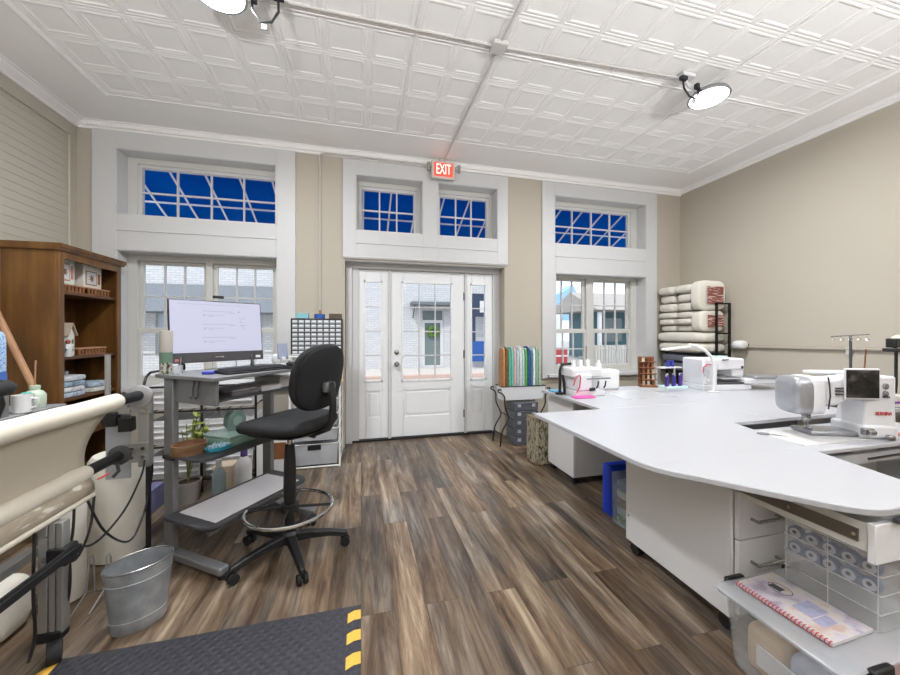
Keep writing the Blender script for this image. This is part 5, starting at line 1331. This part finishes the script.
# ================================================================== BAG RACK IN THE BACK RIGHT CORNER
t = thing('metal_shelf', 'black metal shelf in the back right corner stacked with cream bags', 'shelf', (4.0, 3.42, 0))
for x, y, h in ((.22, 0, 1.66), (.42, 0, 1.66), (.22, .725, 1.04), (.42, .725, 1.66)): MB().box(x-.011, y-.011, 0, x+.011, y+.011, h).build('post', M_blackmetal, t)
for z in (.30, .78, 1.03): MB().box(.05, .012, z-.012, .43, .67, z).build('shelf_board', M_blackmetal, t)
for z in (1.66, 1.29): MB().box(.209, -.011, z-.018, .431, .011, z).build('cross_bar', M_blackmetal, t)
def bag(label, y0, y1, z0, z1, x0=4.02, x1=4.44, m=None, labelled=False, e=.42):
    q = thing('batting_bag', label, 'bag', ((x0+x1)/2, (y0+y1)/2, z0), 0, 'cream bags on the corner shelf')
    w, d, h = x1-x0, y1-y0, z1-z0
    mb = MB(); mb.sell((0, 0, h/2), (w, d, h), e, 32, 16, ez=.5)
    for v in mb.bm.verts:
        f = math.sin(v.co.x*37+z0*91)*math.cos(v.co.y*21+z0*13)
        v.co.z += h*.05*f*(v.co.z/h if v.co.z < h*.5 else 1-v.co.z/h)*2; v.co.y += .012*math.sin(v.co.x*29+z0*40)
    mb.build('bag_body', m or M_bag, q, sharp=60)
    if labelled:
        lb = MB(); P = []
        for i in range(9):
            P.append([])
            for j in range(9):
                x = w*(-.24+.62*i/8); z = h*(.2+.58*j/8)
                # front face of the rounded bag
                kx = abs(2*x/w)**(2/e); kz = abs(2*(z-h/2)/h)**(2/.5)
                rr = max(0., 1-min(.98, kz))**(.5/2*1)
                base = max(.02, rr**(2/e)-kx) if rr**(2/e) > kx else .02
                P[-1].append((x, -d/2*min(1, (base)**(e/2))-.014, z))
        lb.sheet(P).build('paper_label', ramp_mat('burgundy_label', [(.45, (128, 74, 66)), (.55, (148, 92, 82)), (.62, (214, 190, 178))], (.6, 1, 4), 16, .7, 2), q)
xs = [(3.85, 4.12), (3.575, 3.845)]
k = 0
for si, (zb, zt, n) in enumerate(((1.57, 1.915, 3), (1.305, 1.565, 3))):
    for ci, (ya, yb_) in enumerate(xs):
        for j in range(n):
            h = (zt-zb)/n
            bag('%s cream bag of the %s stack on the corner shelf, %s column' % (['lowest', 'middle', 'highest'][j], ['upper', 'lower'][si], ['left', 'second'][ci]), ya+.004+.008*math.sin(k*3.1), yb_-.004+.008*math.sin(k*1.7), zb+j*h+.001, zb+(j+1)*h-.001, x0=4.03+.03*math.sin(k*2.3))
            k += 1
bag('large cream bag with a burgundy label, upper of two on the corner shelf', 3.45, 3.572, 1.57, 1.94, x0=3.99, x1=4.40, labelled=True, e=.2)
bag('large cream bag with a burgundy label behind the black posts, lower of two', 3.45, 3.57, 1.305, 1.565, x0=4.0, x1=4.40, labelled=True, e=.2)
bag('long cream bag right above the black shelf board', 3.44, 4.12, 1.032, 1.165, x0=4.0, e=.3)
bag('long cream bag, second above the black shelf board', 3.44, 4.12, 1.168, 1.301, x0=3.99, e=.3)
M_dbag = mat('grey_bag', (104, 106, 116), .6, var=.15, vscale=14, bump=.3, bscale=20)
for k, (xa, xb_, z0, z1, lab) in enumerate(((3.62, 4.10, .782, .90, 'dark grey soft bag low on the corner shelf, lower left'), (3.63, 4.09, .902, 1.015, 'dark grey soft bag on top of another, below the cream bags'))):
    q = tag(MB().sell((4.23, (xa+xb_)/2, (z0+z1)/2), (.4, xb_-xa, z1-z0), .4, 28, 12, ez=.5).build('soft_bag', M_dbag), lab, 'bag')
t = thing('vacuum_hose_head', 'grey white nozzle gadget on the wall right of the stacked bags', 'gadget', (4.36, 3.25, 1.10))
MB().sell((0, 0, .05), (.16, .12, .10), .7, 18, 10).build('gadget_body', M_wplast, t)
MB().cyl((.02, .05, .02), (.09, .15, .02), .02).build('spout', M_gray, t)
MB().box(.03, -.03, 0.02, .1, .03, .06).build('bracket', M_dgray, t)

# ================================================================== FOREGROUND STORAGE, LOWER RIGHT
M_binclear = clear_plastic('bin_clear', (226, 228, 232), .2, .3)
M_lid = clear_plastic('lid_clear', (216, 219, 224), .42, .2)
BXA, BXB, BYA, BYB, BZ = 1.372, 1.95, .725, 1.125, .29
t = thing('storage_tote', 'large clear plastic tote with black latches at the lower right', 'tote', (BXA, BYA, 0))
w, d = BXB-BXA, BYB-BYA
def rrect(x0, y0, x1, y1, r, z):
    return [(*p, z) for p in arc((x1-r, y1-r), r, 0, PI/2, 5)+arc((x0+r, y1-r), r, PI/2, PI, 5)+arc((x0+r, y0+r), r, PI, 1.5*PI, 5)+arc((x1-r, y0+r), r, 1.5*PI, 2*PI, 5)]
MB().rings([rrect(.045, .045, w-.045, d-.045, .03, .004), rrect(.035, .035, w-.035, d-.035, .035, .02), rrect(.018, .018, w-.018, d-.018, .04, BZ-.03), rrect(.008, .008, w-.008, d-.008, .045, BZ-.012),
            rrect(.012, .012, w-.012, d-.012, .042, BZ-.012), rrect(.022, .022, w-.022, d-.022, .04, BZ-.03), rrect(.04, .04, w-.04, d-.04, .035, .022)]).build('tote_body', M_binclear, t)
MB().rings([rrect(.0, .0, w, d, .032, BZ-.016), rrect(-.004, -.004, w+.004, d+.004, .032, BZ-.004), rrect(.0, .0, w, d, .032, BZ), rrect(.03, .03, w-.03, d-.03, .025, BZ), rrect(.036, .036, w-.036, d-.036, .025, BZ-.002)]).build('lid', M_lid, t)
for (x, y) in ((.14, -.018), (.44, -.018), (.12, d-.002), (.44, d-.002)):
    MB().box(x-.045, y, BZ-.03, x+.045, y+.022, BZ+.006).build('latch', M_black, t, bev=.006)
MB().box(.014, .12, .10, .02, .25, .17).build('label_frame', M_lid, t)
tc_ = [((176, 182, 200), 'grey blue'), ((206, 166, 168), 'dusty pink'), ((206, 180, 150), 'tan'), ((222, 222, 226), 'white')]
for k, (c_, nm) in enumerate(tc_):
    x = BXA+.06+.20*(k % 2); y = BYA+.06+.14*(k//2)
    tag(MB().sell((x+.095, y+.065, .022+.085), (.19, .13, .17), .35, 20, 10).build('folded_fabric', mat('tote_%d' % k, c_, .9, var=.3, vscale=25)), '%s folded fabric seen through the side of the clear tote' % nm, 'fabric', 'fabrics inside the clear tote')
# spiral book on the lid
bk = thing('spiral_book', 'spiral bound pattern book with a pastel cover lying on the clear tote lid', 'book', (1.562, .955, BZ+.0005), math.radians(-88))
BL, BWd = .295, .205
MB().box(-BL/2, -BWd/2, .001, BL/2, BWd/2, .010).build('pages', M_white, bk)
def cover_mat():
    m = ramp_mat('book_cover', [(.36, (172, 160, 176)), (.46, (206, 198, 210)), (.58, (218, 210, 204)), (.68, (206, 178, 170))], (1, 1, 1), 14, .4, 3)
    return m
MB().box(-BL/2, -BWd/2, .010, BL/2, BWd/2, .0115).build('cover', cover_mat(), bk)
MB().lathe([(.036, 0), (.0385, 0), (.0385, .0006), (.036, .0006), (.036, 0)], (-.07, .02, .0115), 28, sy=.8).build('emblem_ring', M_dgray, bk)
MB().box(-.10, .0, .0115, -.06, .03, .0120).build('emblem_print', M_dgray, bk)
MB().box(.0, -.04, .0115, .06, .05, .0120).box(.065, -.05, .0115, .10, .02, .0120).build('print_panel', mat('print_blue', (172, 172, 200), .5, var=.4, vscale=60), bk)
for k in range(26):
    x = -BL/2+.006+k*(BL-.012)/25
    MB().tube([(x, -BWd/2+.009*math.cos(a*PI/4)+.001, .0075+.0075*math.sin(a*PI/4)) for a in range(8)], .0016, 6, closed=True).build('spiral_ring', mat('spiral_red', (196, 56, 66), .4), bk)
# clear case with bobbins/rolls standing on the lid
oc = thing('drawer_organizer', 'clear plastic organizer holding round blue labels, standing on the tote lid', 'organizer', (1.685, .80, BZ))
OW, OD, OH = .24, .28, .255
M_org = clear_plastic('organizer_clear', (214, 216, 220), .28, .25)
for k in range(4):
    z0 = k*.063
    MB().rings([[(0, 0, z0), (OW, 0, z0), (OW, OD, z0), (0, OD, z0)], [(0, 0, z0+.061), (OW, 0, z0+.061), (OW, OD, z0+.061), (0, OD, z0+.061)]]).build('tray', M_org, oc, bev=.004)
    MB().tube([(0, 0, z0+.061), (OW, 0, z0+.061), (OW, OD, z0+.061), (0, OD, z0+.061)], .0022, 6, closed=True).build('tray_rim', mat('rim_frost', (206, 208, 212), .3), oc)
    for y_ in (.007, OD/2, OD-.007): MB().cyl((0, y_, z0), (0, y_, z0+.061), .0018, n=6).build('tray_rib', mat('rim_frost', (206, 208, 212)), oc)
for k in (2, 3):
    z = k*.060+.022
    for j in range(5):
        y = .032+j*.054
        MB().cyl((.010, y, z), (.03, y, z), .0255, n=20).build('round_insert', mat('insert_blue', (112, 132, 168), .5, var=.2, vscale=60), oc)
        MB().cyl((.0065, y, z), (.0105, y, z), .018, n=20).build('round_label', mat('label_pale', (214, 220, 230), .5), oc)
        MB().cyl((.0045, y, z+.004), (.0068, y, z+.004), .007, n=12).build('label_mark', mat('mark_navy', (48, 52, 74), .5), oc)
MB().box(-.004, -.004, OH-.003, OW+.004, OD+.004, OH+.006).build('lid', M_org, oc, bev=.003)
tag(MB().box(1.70, .83, BZ+OH+.0065, 1.78, 1.06, BZ+OH+.0115).build('green_ruler', mat('ruler_green', (36, 120, 100), .4)), 'green edged card lying on top of the clear organizer', 'card')
# blue tub and clear case on the floor between the cabinets
t = thing('blue_tub', 'bright blue plastic tub lying on its side under the cutting table', 'tub', (1.70, 2.14, 0))
MB().rings([rrect(0, 0, .26, .10, .02, .002), rrect(0, 0, .26, .10, .02, .35)]).build('tub_body', mat('royal_blue', (22, 62, 196), .35), t, bev=.006)
MB().rings([rrect(-.008, -.004, .268, .03, .012, .335), rrect(-.008, -.004, .268, .03, .012, .362)]).build('rim', mat('royal_blue', (22, 62, 196)), t)
t = thing('clear_case', 'clear case of folded fabrics standing in front of the blue tub', 'case', (1.672, 1.85, 0))
MB().rings([rrect(0, 0, .26, .25, .02, .002), rrect(-.004, -.004, .264, .254, .02, .34)]).build('case_body', clear_plastic('case_clear', (206, 218, 232), .26), t, bev=.004)
cc_ = [((96, 130, 84), 'green'), ((180, 186, 190), 'pale grey'), ((128, 110, 96), 'brown'), ((198, 202, 206), 'white'), ((112, 128, 156), 'blue')]
for k, (c_, nm) in enumerate(cc_):
    tag(MB().sell((1.802, 1.975, .034+k*.058), (.235, .225, .056), .3, 20, 8).build('folded_fabric', mat('case_fab_%d' % k, c_, .9, var=.2, vscale=30)), '%s folded fabric inside the clear case beside the blue tub' % nm, 'fabric', 'fabrics inside the clear case')
bpy.context.view_layer.update()
